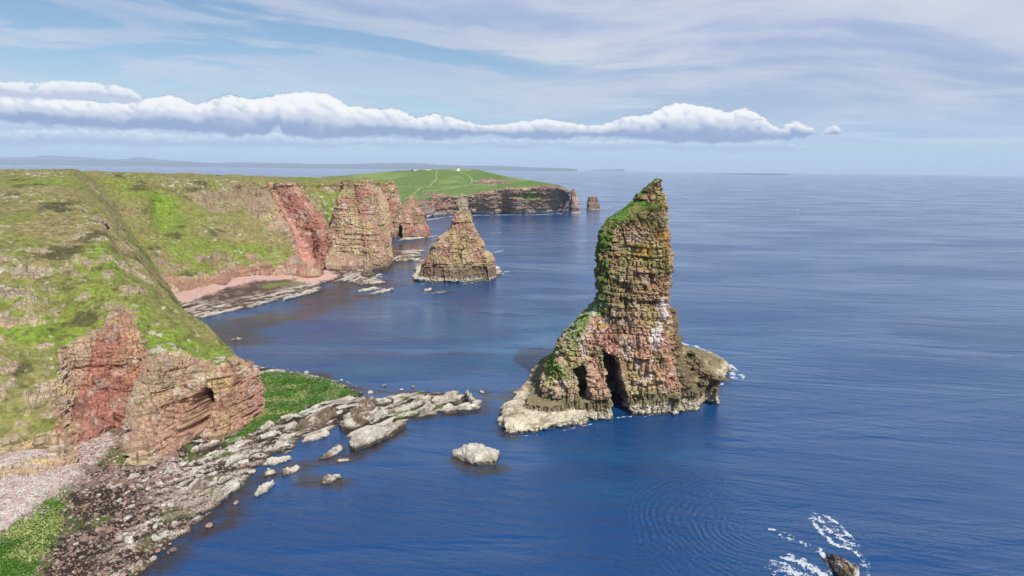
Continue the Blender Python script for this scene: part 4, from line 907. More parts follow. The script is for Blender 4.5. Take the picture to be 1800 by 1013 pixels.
def shore_platforms():
    X = np.arange(-150, 6, 0.30); Yv = np.arange(95, 236, 0.30)
    GX, GY = np.meshgrid(X, Yv, indexing='ij'); x = GX.ravel(); y = GY.ravel()
    h, saw, slabz, sd_, brk = near_h(x, y); P = np.stack([x, y, h], 1)
    beach = poly_sd(x, y, pz([(-400, 1300), (-400, 800), (0, 820), (100, 800), (190, 775), (215, 790), (150, 830), (110, 870), (60, 905), (0, 955), (-90, 1060)], 3.0))
    bm = sstep(-2, 1.5, beach + 2.5 * fbm(P, 4, 4, 511))
    n1 = fbm(P, 1.4, 4, 513, .65); n2 = fbm(P, 7, 3, 515)
    brown = lerp3(np.tile(np.array([0.040, 0.030, 0.022]), (len(x), 1)), (0.16, 0.11, 0.08), sstep(-0.1, 0.6, n1 + .3 * n2))  # weedy brown of the lows, darkened to paint shade into the gaps
    pale = lerp3(np.tile(np.array([0.58, 0.53, 0.45]), (len(x), 1)), (0.40, 0.33, 0.27), sstep(-0.1, 0.6, n2 + .4 * n1))
    c = lerp3(brown, 0, np.zeros(len(x)))
    pm = slabz * sstep(0.26, 0.36, saw + 0.22 * n1 + 0.2 * n2)
    c = c * (1 - pm)[:, None] + pale * pm[:, None]
    peb = lerp3(np.tile(np.array([0.56, 0.42, 0.37]), (len(x), 1)), (0.64, 0.58, 0.52), sstep(-.2, .5, n1)); peb = lerp3(peb, (0.30, 0.20, 0.16), sstep(.35, .7, fbm(P, .9, 3, 517)))
    c = c * (1 - bm)[:, None] + peb * bm[:, None]
    rub = sstep(-3, 3, poly_sd(x, y, pz([(120, 800), (215, 755), (330, 770), (330, 830), (240, 850), (150, 850)], 3.5)) + 3 * fbm(P, 5, 3, 519)) * (1 - bm)
    c = lerp3(c, (0.36, 0.25, 0.19), rub * .7 * sstep(-.3, .4, n1))
    wm = np.maximum(sstep(-1.2, .6, poly_sd(x, y, weed_poly_near()) + 1.6 * n1), sstep(-1.0, .8, poly_sd(x, y, weed_poly_mid()) + 1.6 * n1))
    c = lerp3(c, (0.10, 0.17, 0.03), wm * .8)
    moss = sstep(0.1, .5, fbm(P, 4, 4, 521) + .5 * sstep(8, 0, seg_dist(x, y, pz([(225, 815), (330, 790), (400, 770), (450, 750), (520, 720)], 2))) - .25)
    c = lerp3(c, (0.10, 0.16, 0.03), moss * .75 * (1 - bm))
    c = lerp3(c, (0.045, 0.033, 0.024), sstep(0.45, 0.05, h + .15 * n1) * .85)
    me = mesh_np('rocky_shore', P, grid_faces(len(X), len(Yv)), cols=np.clip(c, .01, .9))
    link('rocky_shore', me, M_SHORE, kind='structure')
    # bay
    X = np.arange(-235, -45, 0.6); Yv = np.arange(300, 570, 0.6)
    GX, GY = np.meshgrid(X, Yv, indexing='ij'); x = GX.ravel(); y = GY.ravel(); P = np.stack([x, y, 0 * x], 1)
    sd_ = poly_sd(x, y, BAY_POLY); keep = sd_ > -12
    n1 = fbm(P, 2.4, 4, 533, .65); n2 = fbm(P, 12, 3, 535)
    d = PZ(560, 512)[:2] - PZ(350, 560)[:2]; d /= np.linalg.norm(d); v = x * d[1] - y * d[0]; u = x * d[0] + y * d[1]
    s = (v + 2 * n2) / 4.5; li = np.floor(s); fr = s - li
    brk = hashu(li, np.floor((u + 20 * hashu(li, 3)) / (8 + 14 * hashu(li, 4))), 6)
    saw = (1 - fr) * (.2 + .8 * brk) * sstep(0, .12, fr)
    h = np.clip(sd_ * .2, -4, .5) + np.clip(sd_ - 5, 0, 60) * .11 + sstep(-1, 3, sd_) * (saw * .9 - .3) + .3 * n1
    P[:, 2] = h
    brown = lerp3(np.tile(np.array([0.10, 0.07, 0.05]), (len(x), 1)), (0.28, 0.18, 0.13), sstep(-.1, .6, n1))
    c = brown.copy(); pm = sstep(.18, .34, saw + .2 * n1) * sstep(20, 10, sd_)
    c = lerp3(c, (0.52, 0.45, 0.38), pm)
    bsd = np.maximum(poly_sd(x, y, pz([(405, 494), (440, 484), (480, 474), (530, 472), (560, 480), (520, 488), (470, 494), (430, 503), (400, 508)], 3)), poly_sd(x, y, pz([(285, 510), (330, 506), (375, 503), (405, 506), (375, 516), (330, 524), (300, 524)], 3)))
    bsd = np.maximum(bsd, poly_sd(x, y, pz([(530, 478), (570, 462), (590, 478), (560, 490), (520, 488)], 4)))
    c = lerp3(c, (0.62, 0.40, 0.34), sstep(-2, 1.5, bsd + 2 * n1))
    P[:, 2] += sstep(-2, 3, bsd) * 0.8
    gw = sstep(4.5, 1.5, seg_dist(x, y, pz([(470, 506), (510, 497), (560, 490)], 2)) + 2.5 * n1)
    c = lerp3(c, (0.22, 0.24, 0.06), gw * .8 * (1 - sstep(-2, 1.5, bsd)))
    c = lerp3(c, (0.045, 0.033, 0.024), sstep(.5, .05, h + .15 * n1) * .85)
    Fq = grid_faces(len(X), len(Yv)); Fq = Fq[keep[Fq].all(axis=1)]
    me = mesh_np('bay_shore', P, Fq, cols=np.clip(c, .01, .9))
    link('bay_shore', me, M_SHORE, kind='structure')
shore_platforms()

# ------------------------------------------------------------------ rocks
def slab_mesh(name, L, W, H, seed, res, brown=0.25, ex=3.0, taper=0.0):
    nu = int(np.clip(2 * (L + W) / res, 28, 260)); nv = int(np.clip((min(L, W) + 2 * H) / res, 12, 110))
    U, Vv = np.meshgrid(np.arange(nu) / nu * 2 * math.pi, np.linspace(-math.pi / 2, math.pi / 2, nv), indexing='ij')
    u, v = U.ravel(), Vv.ravel()
    def pw(a, p): return np.sign(a) * np.abs(a) ** p
    rim = 1 + 0.34 * fbm(np.stack([np.cos(u) * 1.6 * max(1, L / W * .5), np.sin(u) * 1.6, np.full(len(u), seed * 3.1)], 1), 1.0, 5, seed, .6)
    P = np.stack([pw(np.cos(v), .5) * pw(np.cos(u), 2 / ex) * L / 2 * rim, pw(np.cos(v), .5) * pw(np.sin(u), 2 / ex) * W / 2 * rim, pw(np.sin(v), .6) * H / 2], 1)
    rgs = np.random.RandomState(seed)
    P[:, 1] *= 1 + taper * P[:, 0] / L; P[:, 2] *= 1 + .5 * taper * P[:, 0] / L
    for k in range(12):
        a_ = rgs.rand() * 6.283; nn = np.array([math.cos(a_) / L, math.sin(a_) / W, rgs.choice([0, 0, .25, .6]) / H]); nn /= np.linalg.norm(nn)
        o_ = rgs.uniform(.62, .88) * math.sqrt((nn[0] * L / 2) ** 2 + (nn[1] * W / 2) ** 2 + (nn[2] * H / 2) ** 2)
        dd = P @ nn - o_; P = P - nn * (np.clip(dd, 0, None) * .95)[:, None]
    N = P / np.array([L, W, H]) ** 2; N /= np.maximum(np.linalg.norm(N, axis=1, keepdims=True), 1e-9)
    Q = P + seed * 7.3
    k = min(1.0, W / 4.0 + .25)
    d = k * (0.55 * fbm(Q, 3.2, 4, seed, .55) + 0.28 * fbm(Q, .9, 3, seed + 5, .6) - .5 * sstep(.6, .9, ridge(Q, 2.6, 3, seed + 7)))
    # bedding: long steps across the width
    st = Q[:, 1] * 0.9 + Q[:, 2] * 0.6 + 0.5 * fbm(Q, 4, 2, seed + 6); s = st / (1.1 * k); li = np.floor(s); fr = s - li
    br = hashu(li, np.floor(Q[:, 0] / (2.5 * k) + 5 * hashu(li, 2)), seed)
    P = P + N * d[:, None]; P[:, 2] += (N[:, 2] > 0) * k * ((br - .5) * .8 - .6 * sstep(.2, 0, fr)) * np.clip(H / 1.5, .3, 1)
    n1 = fbm(Q, 1.1, 4, seed + 9, .6); n2 = fbm(Q, 4, 3, seed + 10)
    c = lerp3(np.tile(np.array([0.60, 0.555, 0.47]), (len(P), 1)), (0.44, 0.385, 0.31), sstep(-.1, .6, n2 + .4 * n1))
    c *= (0.85 + .3 * br)[:, None]
    c = lerp3(c, (0.20, 0.145, 0.10), sstep(.5, .75, brown + .4 * n2 + .35 * n1 + .16))
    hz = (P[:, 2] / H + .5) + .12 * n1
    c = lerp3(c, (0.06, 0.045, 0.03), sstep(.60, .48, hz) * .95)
    F = []
    a = np.arange(nu * nv).reshape(nu, nv); b = np.roll(a, -1, axis=0)
    Fq = np.stack([a[:, :-1], b[:, :-1], b[:, 1:], a[:, 1:]], -1).reshape(-1, 4)
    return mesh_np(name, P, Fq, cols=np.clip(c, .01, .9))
def slab(p1, p2, W, H, label, seed, z=0.5, brown=.25, name='rock_slab', cat='rock slab', group=None, sink=.40, ex=3.4, res=.20, taper=0.0):
    a = PZ(*p1, z); b = PZ(*p2, z); d = b - a; L = float(np.hypot(d[0], d[1]))
    me = slab_mesh(name, L, W, H, seed, res, brown, ex, taper)
    c = (a + b) / 2
    g = 0.0
    if c[1] < 240: g = max(0.0, float(near_h(np.array([c[0]]), np.array([c[1]]))[0][0]))
    o = link(name, me, M_SHORE, label=label, category=cat)
    if group: o['group'] = group
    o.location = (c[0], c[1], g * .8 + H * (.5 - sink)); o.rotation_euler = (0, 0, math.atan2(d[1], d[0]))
    return o
def slabs():
    G = 'pale rock slabs of the near shore'
    S = [
     ((300, 884), (410, 835), 4.6, 2.2, 'big grey-brown flat slab lying behind the white slab at the water edge', 1, .55, G),
     ((362, 892), (426, 843), 2.6, 2.2, 'bright white tapering slab at the water edge beside the big grey slab', 2, 0, G),
     ((318, 842), (366, 820), 1.3, 1.2, 'narrow pale slab lying just above the big grey slab', 3, .1, G),
     ((385, 827), (448, 797), 2.2, 1.5, 'long pale slab between the big grey slab and the broken shore to its upper right', 4, .2, G),
     ((330, 801), (398, 772), 3.2, 1.4, 'brown-topped slab nearest the foot of the cave cliff', 5, .5, G),
     ((344, 812), (452, 772), 1.6, 1.3, 'longest narrow slab running along the shore below the cave cliff', 6, .4, G),
     ((457, 799), (510, 781), 3.2, 1.7, 'rounded pale slab on the shore left of the small blue inlet', 7, .3, G),
     ((455, 818), (511, 802), 3.0, 1.7, 'pale hummocky slab at the water, just below the rounded one left of the inlet', 8, .15, G),
     ((486, 775), (523, 763), 2.6, 1.4, 'short white slab on the shore above the small blue inlet', 9, .1, G),
     ((500, 758), (520, 746), 2.4, 1.4, 'square pale rock beside the green weed edge', 10, .1, G),
     ((455, 760), (484, 745), 2.6, 1.2, 'pale grey slab touching the green weed below the cliff nose', 11, .3, G),
     ((526, 764), (592, 716), 8.0, 2.8, 'dark-centred domed rock left of the inlet tip', 14, .62, G),
     ((522, 777), (580, 762), 2.6, 1.9, 'white lip of rock at the foot of the left dark-centred dome', 15, 0, G),
     ((604, 765), (655, 718), 9.5, 3.0, 'dark-centred domed rock right of the inlet', 16, .62, G),
     ((648, 743), (688, 722), 3.0, 2.4, 'white oval slab on the right shoulder of the large dome', 17, 0, G),
     ((608, 793), (716, 742), 5.0, 3.0, 'largest white slab, running along the water below the domed rocks', 18, 0, G),
     ((590, 706), (634, 698), 3.4, 1.5, 'flat grey slab between the green weed and the domes', 19, .3, G),
     ((655, 713), (695, 706), 4.2, 2.0, 'grey rounded slab at the neck of the reef', 20, .35, G),
     ((686, 703), (723, 692), 2.0, 1.6, 'thin white slab on the back edge of the reef', 21, .1, G),
     ((712, 722), (758, 702), 3.6, 2.2, 'white knobbly rock in the middle of the reef', 22, .1, G),
     ((733, 731), (768, 714), 3.0, 1.9, 'low white rock on the front edge of the reef, left of the dark channel', 23, .15, G),
     ((759, 711), (811, 693), 4.0, 2.5, 'squarish white block near the outer end of the reef', 24, .05, G),
     ((774, 722), (852, 715), 3.4, 1.9, 'long white slab forming the tip of the reef', 25, .1, G),
     ((820, 688), (829, 714), 2.2, 2.8, 'upright white rock rising at the tip of the reef', 26, 0, G),
     ((690, 726), (722, 716), 3.0, 1.8, 'pale rock joining the large dome to the outer reef', 27, .3, G),
    ]
    for (a, b, W, H, lab, sd_, br, gr) in S: slab(a, b, W * 1.2, H * 1.2, lab, 100 + sd_ * 3, brown=br, group=gr)
    rg = np.random.RandomState(12)
    for i, (px, py) in enumerate([(300, 838), (322, 822), (352, 828), (376, 800), (400, 795), (418, 782), (430, 806), (452, 786), (436, 772), (470, 768), (478, 789), (340, 862), (255, 852), (236, 850), (215, 842), (506, 738), (530, 730), (550, 722), (566, 740), (596, 728), (640, 712), (672, 722), (700, 707), (392, 850), (420, 818), (240, 868)]):
        ln = rg.uniform(16, 34); slab((px - ln * .5, py + ln * .22), (px + ln * .5, py - ln * .22), rg.uniform(1.3, 2.6), rg.uniform(1.0, 1.6), 'pale slab packed among the ribbed ledges of the near shore', 400 + i * 5, brown=rg.uniform(0, .35), group='packed ledge slabs of the near shore', sink=.3)
    W_ = [
     ((493, 837), (530, 817), 2.6, 1.5, 'low pale skerry in the water right of the hummocky slab', 30, .2),
     ((444, 875), (483, 846), 3.0, 1.9, 'tall white skerry in the water right of the big grey slab', 31, .1),
     ((462, 836), (487, 826), 2.8, 1.3, 'brown and white rock just behind the tall white skerry', 32, .4),
     ((435, 833), (453, 828), 1.6, 1.0, 'small white rock in the dark water left of the skerries', 33, 0),
     ((555, 812), (603, 786), 2.6, 1.4, 'weed-covered skerry in the mouth of the inlet', 34, .5),
     ((586, 811), (621, 808), 1.4, .8, 'thin dark skerry barely above water below the largest white slab', 35, .55),
     ((560, 852), (602, 832), 3.6, 1.3, 'brown weedy skerry with white knobs, out in the open water', 36, .5),
     ((796, 800), (889, 808), 9.5, 4.4, 'lone white island rock in the open water before the tallest stack', 37, 0),
     ((838, 793), (848, 790), 1.4, 1.8, 'knob of pale rock behind the lone white island rock', 38, .1),
     ((402, 598), (430, 594), 2.4, .8, 'reddish rock awash in the bay beside the grassy headland', 39, .6),
     ((1452, 972), (1508, 1035), 4.6, 3.6, 'brown rock awash in breaking foam at the lower right', 40, .45),
    ]
    for (a, b, W, H, lab, sd_, br) in W_: slab(a, b, W, H, lab, 100 + sd_ * 3, z=.2, brown=br, name='skerry', cat='skerry', sink=.42, taper=.9 if sd_ == 37 else 0)
    G2 = 'rock ledges along the bay shore'
    B = [
     ((346, 560), (402, 546), 3.2, 1.8, 'pale ledge emerging from behind the grassy headland', 50, .1),
     ((372, 545), (432, 529), 3.6, 1.8, 'broken pale ledge above the one beside the headland', 51, .2),
     ((424, 543), (492, 524), 4.2, 2.2, 'long white ledge in the middle of the bay shore', 52, .05),
     ((492, 528), (562, 510), 5.0, 2.6, 'brightest white ledge ending in a blunt square nose', 53, 0),
     ((600, 496), (638, 481), 4.0, 1.8, 'pale ledge left of the slim rock pillar', 54, .2),
     ((604, 472), (638, 461), 3.6, 2.0, 'pale ledge against the foot of the bay cliff', 55, .2),
     ((638, 499), (677, 496), 7.0, 1.9, 'flat pale ledge on which the slim pillar stands', 56, .25),
     ((652, 463), (687, 455), 5.0, 2.0, 'pale ledge right of the slim pillar, under the cliff corner', 57, .2),
     ((694, 459), (743, 455), 9.0, 2.4, 'banded ledge between the bay cliff and the pyramid stack', 58, .35),
     ((698, 443), (743, 441), 7.0, 2.2, 'rear ledge behind the banded one, beside the pyramid stack', 59, .2),
     ((690, 424), (766, 415), 11., 2.6, 'far pale ledge at the foot of the pointed cliff', 60, .25),
    ]
    for (a, b, W, H, lab, sd_, br) in B: slab(a, b, W, H, lab, 100 + sd_ * 3, z=.5, brown=br, name='rock_ledge', cat='rock ledge', group=G2, res=.5, sink=.35)
    C = [
     ((619, 513), (675, 506), 8.0, 2.0, 'flat white skerry in the bay below the slim pillar', 70, 0),
     ((642, 519), (698, 507), 4.6, 1.8, 'narrow white skerry beside the flat one below the slim pillar', 71, .1),
     ((744, 512), (760, 509), 3.6, 2.0, 'small white-headed skerry in front of the pyramid stack', 72, .1),
     ((756, 515), (792, 511), 2.6, .9, 'dark weedy reef trailing right of the small skerry before the pyramid stack', 73, .9),
     ((660, 485), (672, 482), 3.0, 1.4, 'small pale rock in the water right of the slim pillar', 74, .1),
    ]
    for (a, b, W, H, lab, sd_, br) in C: slab(a, b, W, H, lab, 100 + sd_ * 3, z=.2, brown=br, name='skerry', cat='skerry', res=.5, sink=.42)
slabs()

def ico(sub):
    import bmesh
    bm = bmesh.new(); bmesh.ops.create_icosphere(bm, subdivisions=sub, radius=1.0)
    V = np.array([v.co[:] for v in bm.verts]); bm.faces.ensure_lookup_table(); F = np.array([[v.index for v in f.verts] for f in bm.faces]); bm.free()
    return V, F
def boulder_mesh(seed, pale, sub=3):
    V, F = ico(sub); sc = np.array([1.0, .75, .55]); P = V * sc
    Q = V * 1.4 + seed * 11.0
    # facet it with a few cutting planes so it reads as broken sandstone, then wear it
    rng = np.random.RandomState(seed)
    for k in range(7):
        n = rng.randn(3); n /= np.linalg.norm(n); o = rng.uniform(.45, .75) * np.linalg.norm(n * sc)
        dd = P @ n - o; P -= n * (np.clip(dd, 0, None) * .9)[:, None]
    P *= (1 + .14 * fbm(Q, 1.0, 3, seed))[:, None]
    base = np.array([0.60, 0.55, 0.47]) if pale else np.array([[0.36, .235, .19], [.30, .20, .15], [.42, .30, .24]][seed % 3])
    n = fbm(Q, .5, 3, seed + 2)
    c = np.tile(base, (len(P), 1)) * (1 + .25 * n)[:, None]
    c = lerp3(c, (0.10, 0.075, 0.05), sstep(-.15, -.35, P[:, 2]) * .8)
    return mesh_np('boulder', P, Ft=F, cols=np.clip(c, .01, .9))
def boulders():
    rng = np.random.RandomState(5)
    pal = [boulder_mesh(s, True) for s in range(5)]; brn = [boulder_mesh(10 + s, False) for s in range(6)]
    def put(me, x, y, r, label, group, cat='boulder', z=None, flat=1.0):
        o = link('boulder', me, None, label=label, category=cat)
        if group: o['group'] = group
        h = float(near_h(np.array([x]), np.array([y]))[0][0]) if z is None else z
        o.location = (x, y, max(h, -.1) + r * .28); o.rotation_euler = (rng.uniform(-.2, .2), rng.uniform(-.2, .2), rng.uniform(0, 6.28)); o.scale = (r, r, r * flat)
    for me in pal + brn: me.materials.append(M_SHORE)
    named = [(200, 866, 1.15, 'white round boulder, left one of a touching pair below the cliff'), (209, 862, 1.15, 'white round boulder, right one of a touching pair below the cliff'), (262, 862, 1.25, 'round white boulder standing alone below the ribbed ledges'),
             (264, 878, 1.15, 'round white boulder just below the lone one by the ribbed ledges'), (283, 833, 1.0, 'white boulder at the upper end of the ribbed ledges'), (279, 850, 1.1, 'pale flattish boulder right of the ribbed ledges'),
             (231, 892, 1.15, 'rugged white boulder in the middle of the brown boulder field'), (211, 884, .95, 'white boulder a little left of the rugged one'), (272, 920, 1.25, 'white knobbly boulder near the water edge'),
             (273, 945, 1.4, 'tall white boulder at the water edge, lower of two'), (308, 912, 1.2, 'angular pale boulder by the water below the big grey slab'), (350, 836, 1.5, 'pale boulder caught between the narrow slab and the big grey slab'),
             (372, 814, 1.1, 'cubic white boulder on the long slabs'), (150, 952, 1.9, 'large brown boulder in the lower boulder field'), (228, 950, 1.6, 'long pale boulder lying among brown stones'), (125, 967, 1.3, 'squat brown boulder lower left of the large brown one'),
             (155, 925, 1.2, 'brown boulder just above the large brown one'), (270, 819, 1.5, 'dark round boulder, left one under the cliff foot'), (281, 819, 1.4, 'dark round boulder, right one under the cliff foot'), (174, 882, 1.1, 'pale oblong boulder left of the white pair'),
             (288, 886, 1.0, 'small squarish pale boulder left of the big grey slab'), (310, 843, 1.0, 'pale knob at the left end of the narrow slab'), (440, 762, .9, 'white boulder at the edge of the green weed')]
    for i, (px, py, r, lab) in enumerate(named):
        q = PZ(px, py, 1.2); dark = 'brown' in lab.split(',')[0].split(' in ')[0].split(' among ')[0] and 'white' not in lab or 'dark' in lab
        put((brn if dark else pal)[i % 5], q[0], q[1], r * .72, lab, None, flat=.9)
    # in the water and along the reef edges
    sea_b = [(651, 690, 1.1, 'round boulder standing in the water behind the reef', True), (675, 679, 1.0, 'low red boulder in the water behind the reef', False), (706, 686, .8, 'brown-topped boulder touching the back of the reef', True), (727, 681, .9, 'reddish boulder in the water behind the white slab', False),
             (847, 690, 1.1, 'pale boulder in the water beyond the reef tip', True), (538, 655, 1.0, 'pale boulder on the far edge of the green weed', True), (415, 885, .8, 'brown boulder in the water right of the white slab', False), (367, 925, 1.0, 'reddish boulder awash off the boulder field', False), (303, 968, .9, 'brown boulder awash at the bottom of the shore', False)]
    for i, (px, py, r, lab, p) in enumerate(sea_b):
        q = PZ(px, py, 0); put((pal if p else brn)[i % 5], q[0], q[1], r, lab, None, z=-.1 * r)
    # the field of brown boulders
    def field(poly, n, rmin, rmax, palefrac, lab, lab2, grp, seed, zz=1.5):
        rg = np.random.RandomState(seed); P = np.array([PZ(a, b, zz)[:2] for a, b in poly]); lo, hi = P.min(0), P.max(0); out = []
        while len(out) < n:
            c = rg.uniform(lo, hi)
            if inside(np.array([c[0]]), np.array([c[1]]), P)[0]: out.append((c[0], c[1], rmin * (rmax / rmin) ** (rg.rand() ** 2.2), rg.rand() < palefrac, rg.randint(5)))
        return out
    f1 = field([(120, 870), (210, 850), (300, 850), (345, 905), (300, 955), (250, 1010), (190, 1040), (60, 1040), (95, 960)], 185, .38, 1.15, .15, '', '', '', 3)
    for x, y, r, p, k in f1:
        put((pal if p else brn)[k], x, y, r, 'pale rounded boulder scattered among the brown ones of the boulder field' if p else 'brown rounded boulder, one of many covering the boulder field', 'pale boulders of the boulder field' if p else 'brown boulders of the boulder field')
    # loose stones, past counting
    def scatter(name, polys, seed):
        V0, F0 = ico(1); Vs = []; Fs = []; Cs = []; o = 0; rg = np.random.RandomState(seed)
        for poly, n, r0, r1, colsA, zz in polys:
            Pp = np.array([PZ(a, b, zz)[:2] for a, b in poly]); lo, hi = Pp.min(0), Pp.max(0)
            c = rg.uniform(lo, hi, (n * 3, 2)); c = c[inside(c[:, 0], c[:, 1], Pp)][:n]
            h = near_h(c[:, 0], c[:, 1])[0]; ok = h > .05; c, h = c[ok], h[ok]
            for i in range(len(c)):
                r = r0 * (r1 / r0) ** (rg.rand() ** 2)
                v = V0 * (1 + rg.uniform(-.25, .25, (len(V0), 1))) * np.array([r, r * rg.uniform(.6, 1), r * rg.uniform(.4, .7)])
                a = rg.rand() * 6.28; ca, sa = math.cos(a), math.sin(a)
                v = np.stack([v[:, 0] * ca - v[:, 1] * sa + c[i, 0], v[:, 0] * sa + v[:, 1] * ca + c[i, 1], v[:, 2] + h[i] + r * .2], 1)
                Vs.append(v); Fs.append(F0 + o); o += len(v)
                cc = np.array(colsA[rg.randint(len(colsA))]) * rg.uniform(.7, 1.2); Cs.append(np.tile(cc, (len(v), 1)))
        me = mesh_np(name, np.concatenate(Vs), Ft=np.concatenate(Fs), cols=np.clip(np.concatenate(Cs), .01, .85))
        link(name, me, M_SHORE, kind='stuff')
    BR = [(.33, .22, .17), (.26, .18, .14), (.42, .30, .25), (.17, .12, .09), (.36, .30, .24)]; PK = [(.60, .50, .45), (.66, .62, .56), (.50, .36, .31), (.55, .48, .42)]
    scatter('loose_stones', [([(110, 870), (210, 830), (320, 830), (400, 830), (400, 880), (345, 910), (250, 1015), (190, 1060), (20, 1060), (90, 960)], 3600, .14, .45, BR, 1.5),
                             ([(120, 800), (215, 765), (330, 775), (330, 815), (225, 845), (150, 850)], 1300, .14, .5, [(.42, .28, .22), (.5, .38, .31), (.33, .2, .16)], 3.5),
                             ([(245, 800), (320, 790), (330, 815), (260, 830)], 180, .2, .5, PK, 3),
                             ([(-40, 1040), (-40, 850), (60, 835), (130, 815), (160, 850), (110, 880), (50, 925), (0, 960)], 2600, .10, .28, PK, 3.0),
                             ([(450, 655), (540, 650), (600, 665), (640, 690), (590, 680), (520, 662)], 260, .2, .5, BR + PK[:1], .6),
                             ([(330, 800), (520, 745), (520, 770), (440, 830), (400, 850)], 700, .15, .5, BR, 1.2)], 21)
boulders()

def weed_beds():
    rg = np.random.RandomState(8)
    Vs = []; Cs = []
    for poly, n, s0, s1, mix in ((weed_poly_near(), 9000, .16, .36, .5), (weed_poly_mid(), 15000, .18, .42, .25)):
        Pp = np.array(poly); lo, hi = Pp.min(0), Pp.max(0); c = rg.uniform(lo, hi, (n * 3, 2))
        n1 = fbm(np.column_stack([c, np.zeros(len(c))]), 2.0, 3, 3)
        c = c[(poly_sd(c[:, 0], c[:, 1], poly) + 2.0 * n1 > .3)][:n]
        h = near_h(c[:, 0], c[:, 1])[0]; ok = h > .05; c, h = c[ok], h[ok]; m = len(c)
        s = rg.uniform(s0, s1, m); a = rg.rand(m) * 6.28; t = rg.uniform(-.1, .9, m)
        ex = np.stack([np.cos(a), np.sin(a), 0 * a], 1); ey = np.stack([-np.sin(a) * np.cos(t), np.cos(a) * np.cos(t), np.sin(t)], 1)
        o = np.column_stack([c, h + s * .3 + rg.rand(m) * .12])
        q = [o - ey * s[:, None] * .7, o + ex * s[:, None] * .55, o + ey * s[:, None] * .8, o - ex * s[:, None] * .5]
        Vs.append(np.stack(q, 1).reshape(-1, 3))
        yl = sstep(-.3, .5, fbm(np.column_stack([c, 0 * h]), 5, 3, 9) + rg.uniform(-.5, .5, m) + (mix - .5))
        col = lerp3(np.tile(np.array([.08, .22, .02]), (m, 1)), (.40, .46, .14), yl) * rg.uniform(.6, 1.2, (m, 1))
        Cs.append(np.repeat(col, 4, axis=0))
    V = np.concatenate(Vs); me = mesh_np('green_weed', V, np.arange(len(V)).reshape(-1, 4), cols=np.clip(np.concatenate(Cs), .01, .8))
    link('green_weed', me, M_WEED, kind='stuff')
weed_beds()

def turf(name, src, n, s0, s1, seed, ymax):
    P, N, c, rk = TERR[src]; rg = np.random.RandomState(seed)
    ok = np.where((rk < .35) & (N[:, 2] > .25) & (P[:, 2] > 4) & (P[:, 1] < ymax) & (np.abs(P[:, 0] / P[:, 1]) < .85))[0]
    k = rg.choice(ok, n); o = P[k] + rg.uniform(-.2, .2, (n, 3)) * np.array([1, 1, 0]); m = n
    clump = sstep(-.3, .5, fbm(o, 3.0, 3, seed)); s = (s0 + (s1 - s0) * rg.rand(m) ** 2) * (.5 + .8 * clump)
    Vs = []
    for j in range(3):
        a = rg.rand(m) * 6.28; d = np.stack([np.cos(a), np.sin(a), 0 * a], 1); le = rg.uniform(-.6, .6, (m, 2))
        Vs.append(np.stack([o - d * s[:, None] * .5 - [0, 0, .08], o + d * s[:, None] * .5 - [0, 0, .08], o + np.column_stack([le * s[:, None], s * .8])], 1))
    V = np.stack(Vs, 1).reshape(-1, 3); col = c[k] * rg.uniform(.7, 1.3, (m, 1)); col = lerp3(col, (.34, .29, .13), (rg.rand(m) < .22) * .6)
    me = mesh_np(name, V, Ft=np.arange(len(V)).reshape(-1, 3), cols=np.column_stack([np.clip(np.repeat(col, 9, axis=0), .01, .8), np.zeros(len(V))]))
    link(name, me, M_CLIFF, kind='stuff')
turf('tussock_grass', 'near_headland', 60000, .22, .6, 5, 360)
turf('hillside_grass', 'bay_hillside', 45000, .4, 1.0, 6, 560)

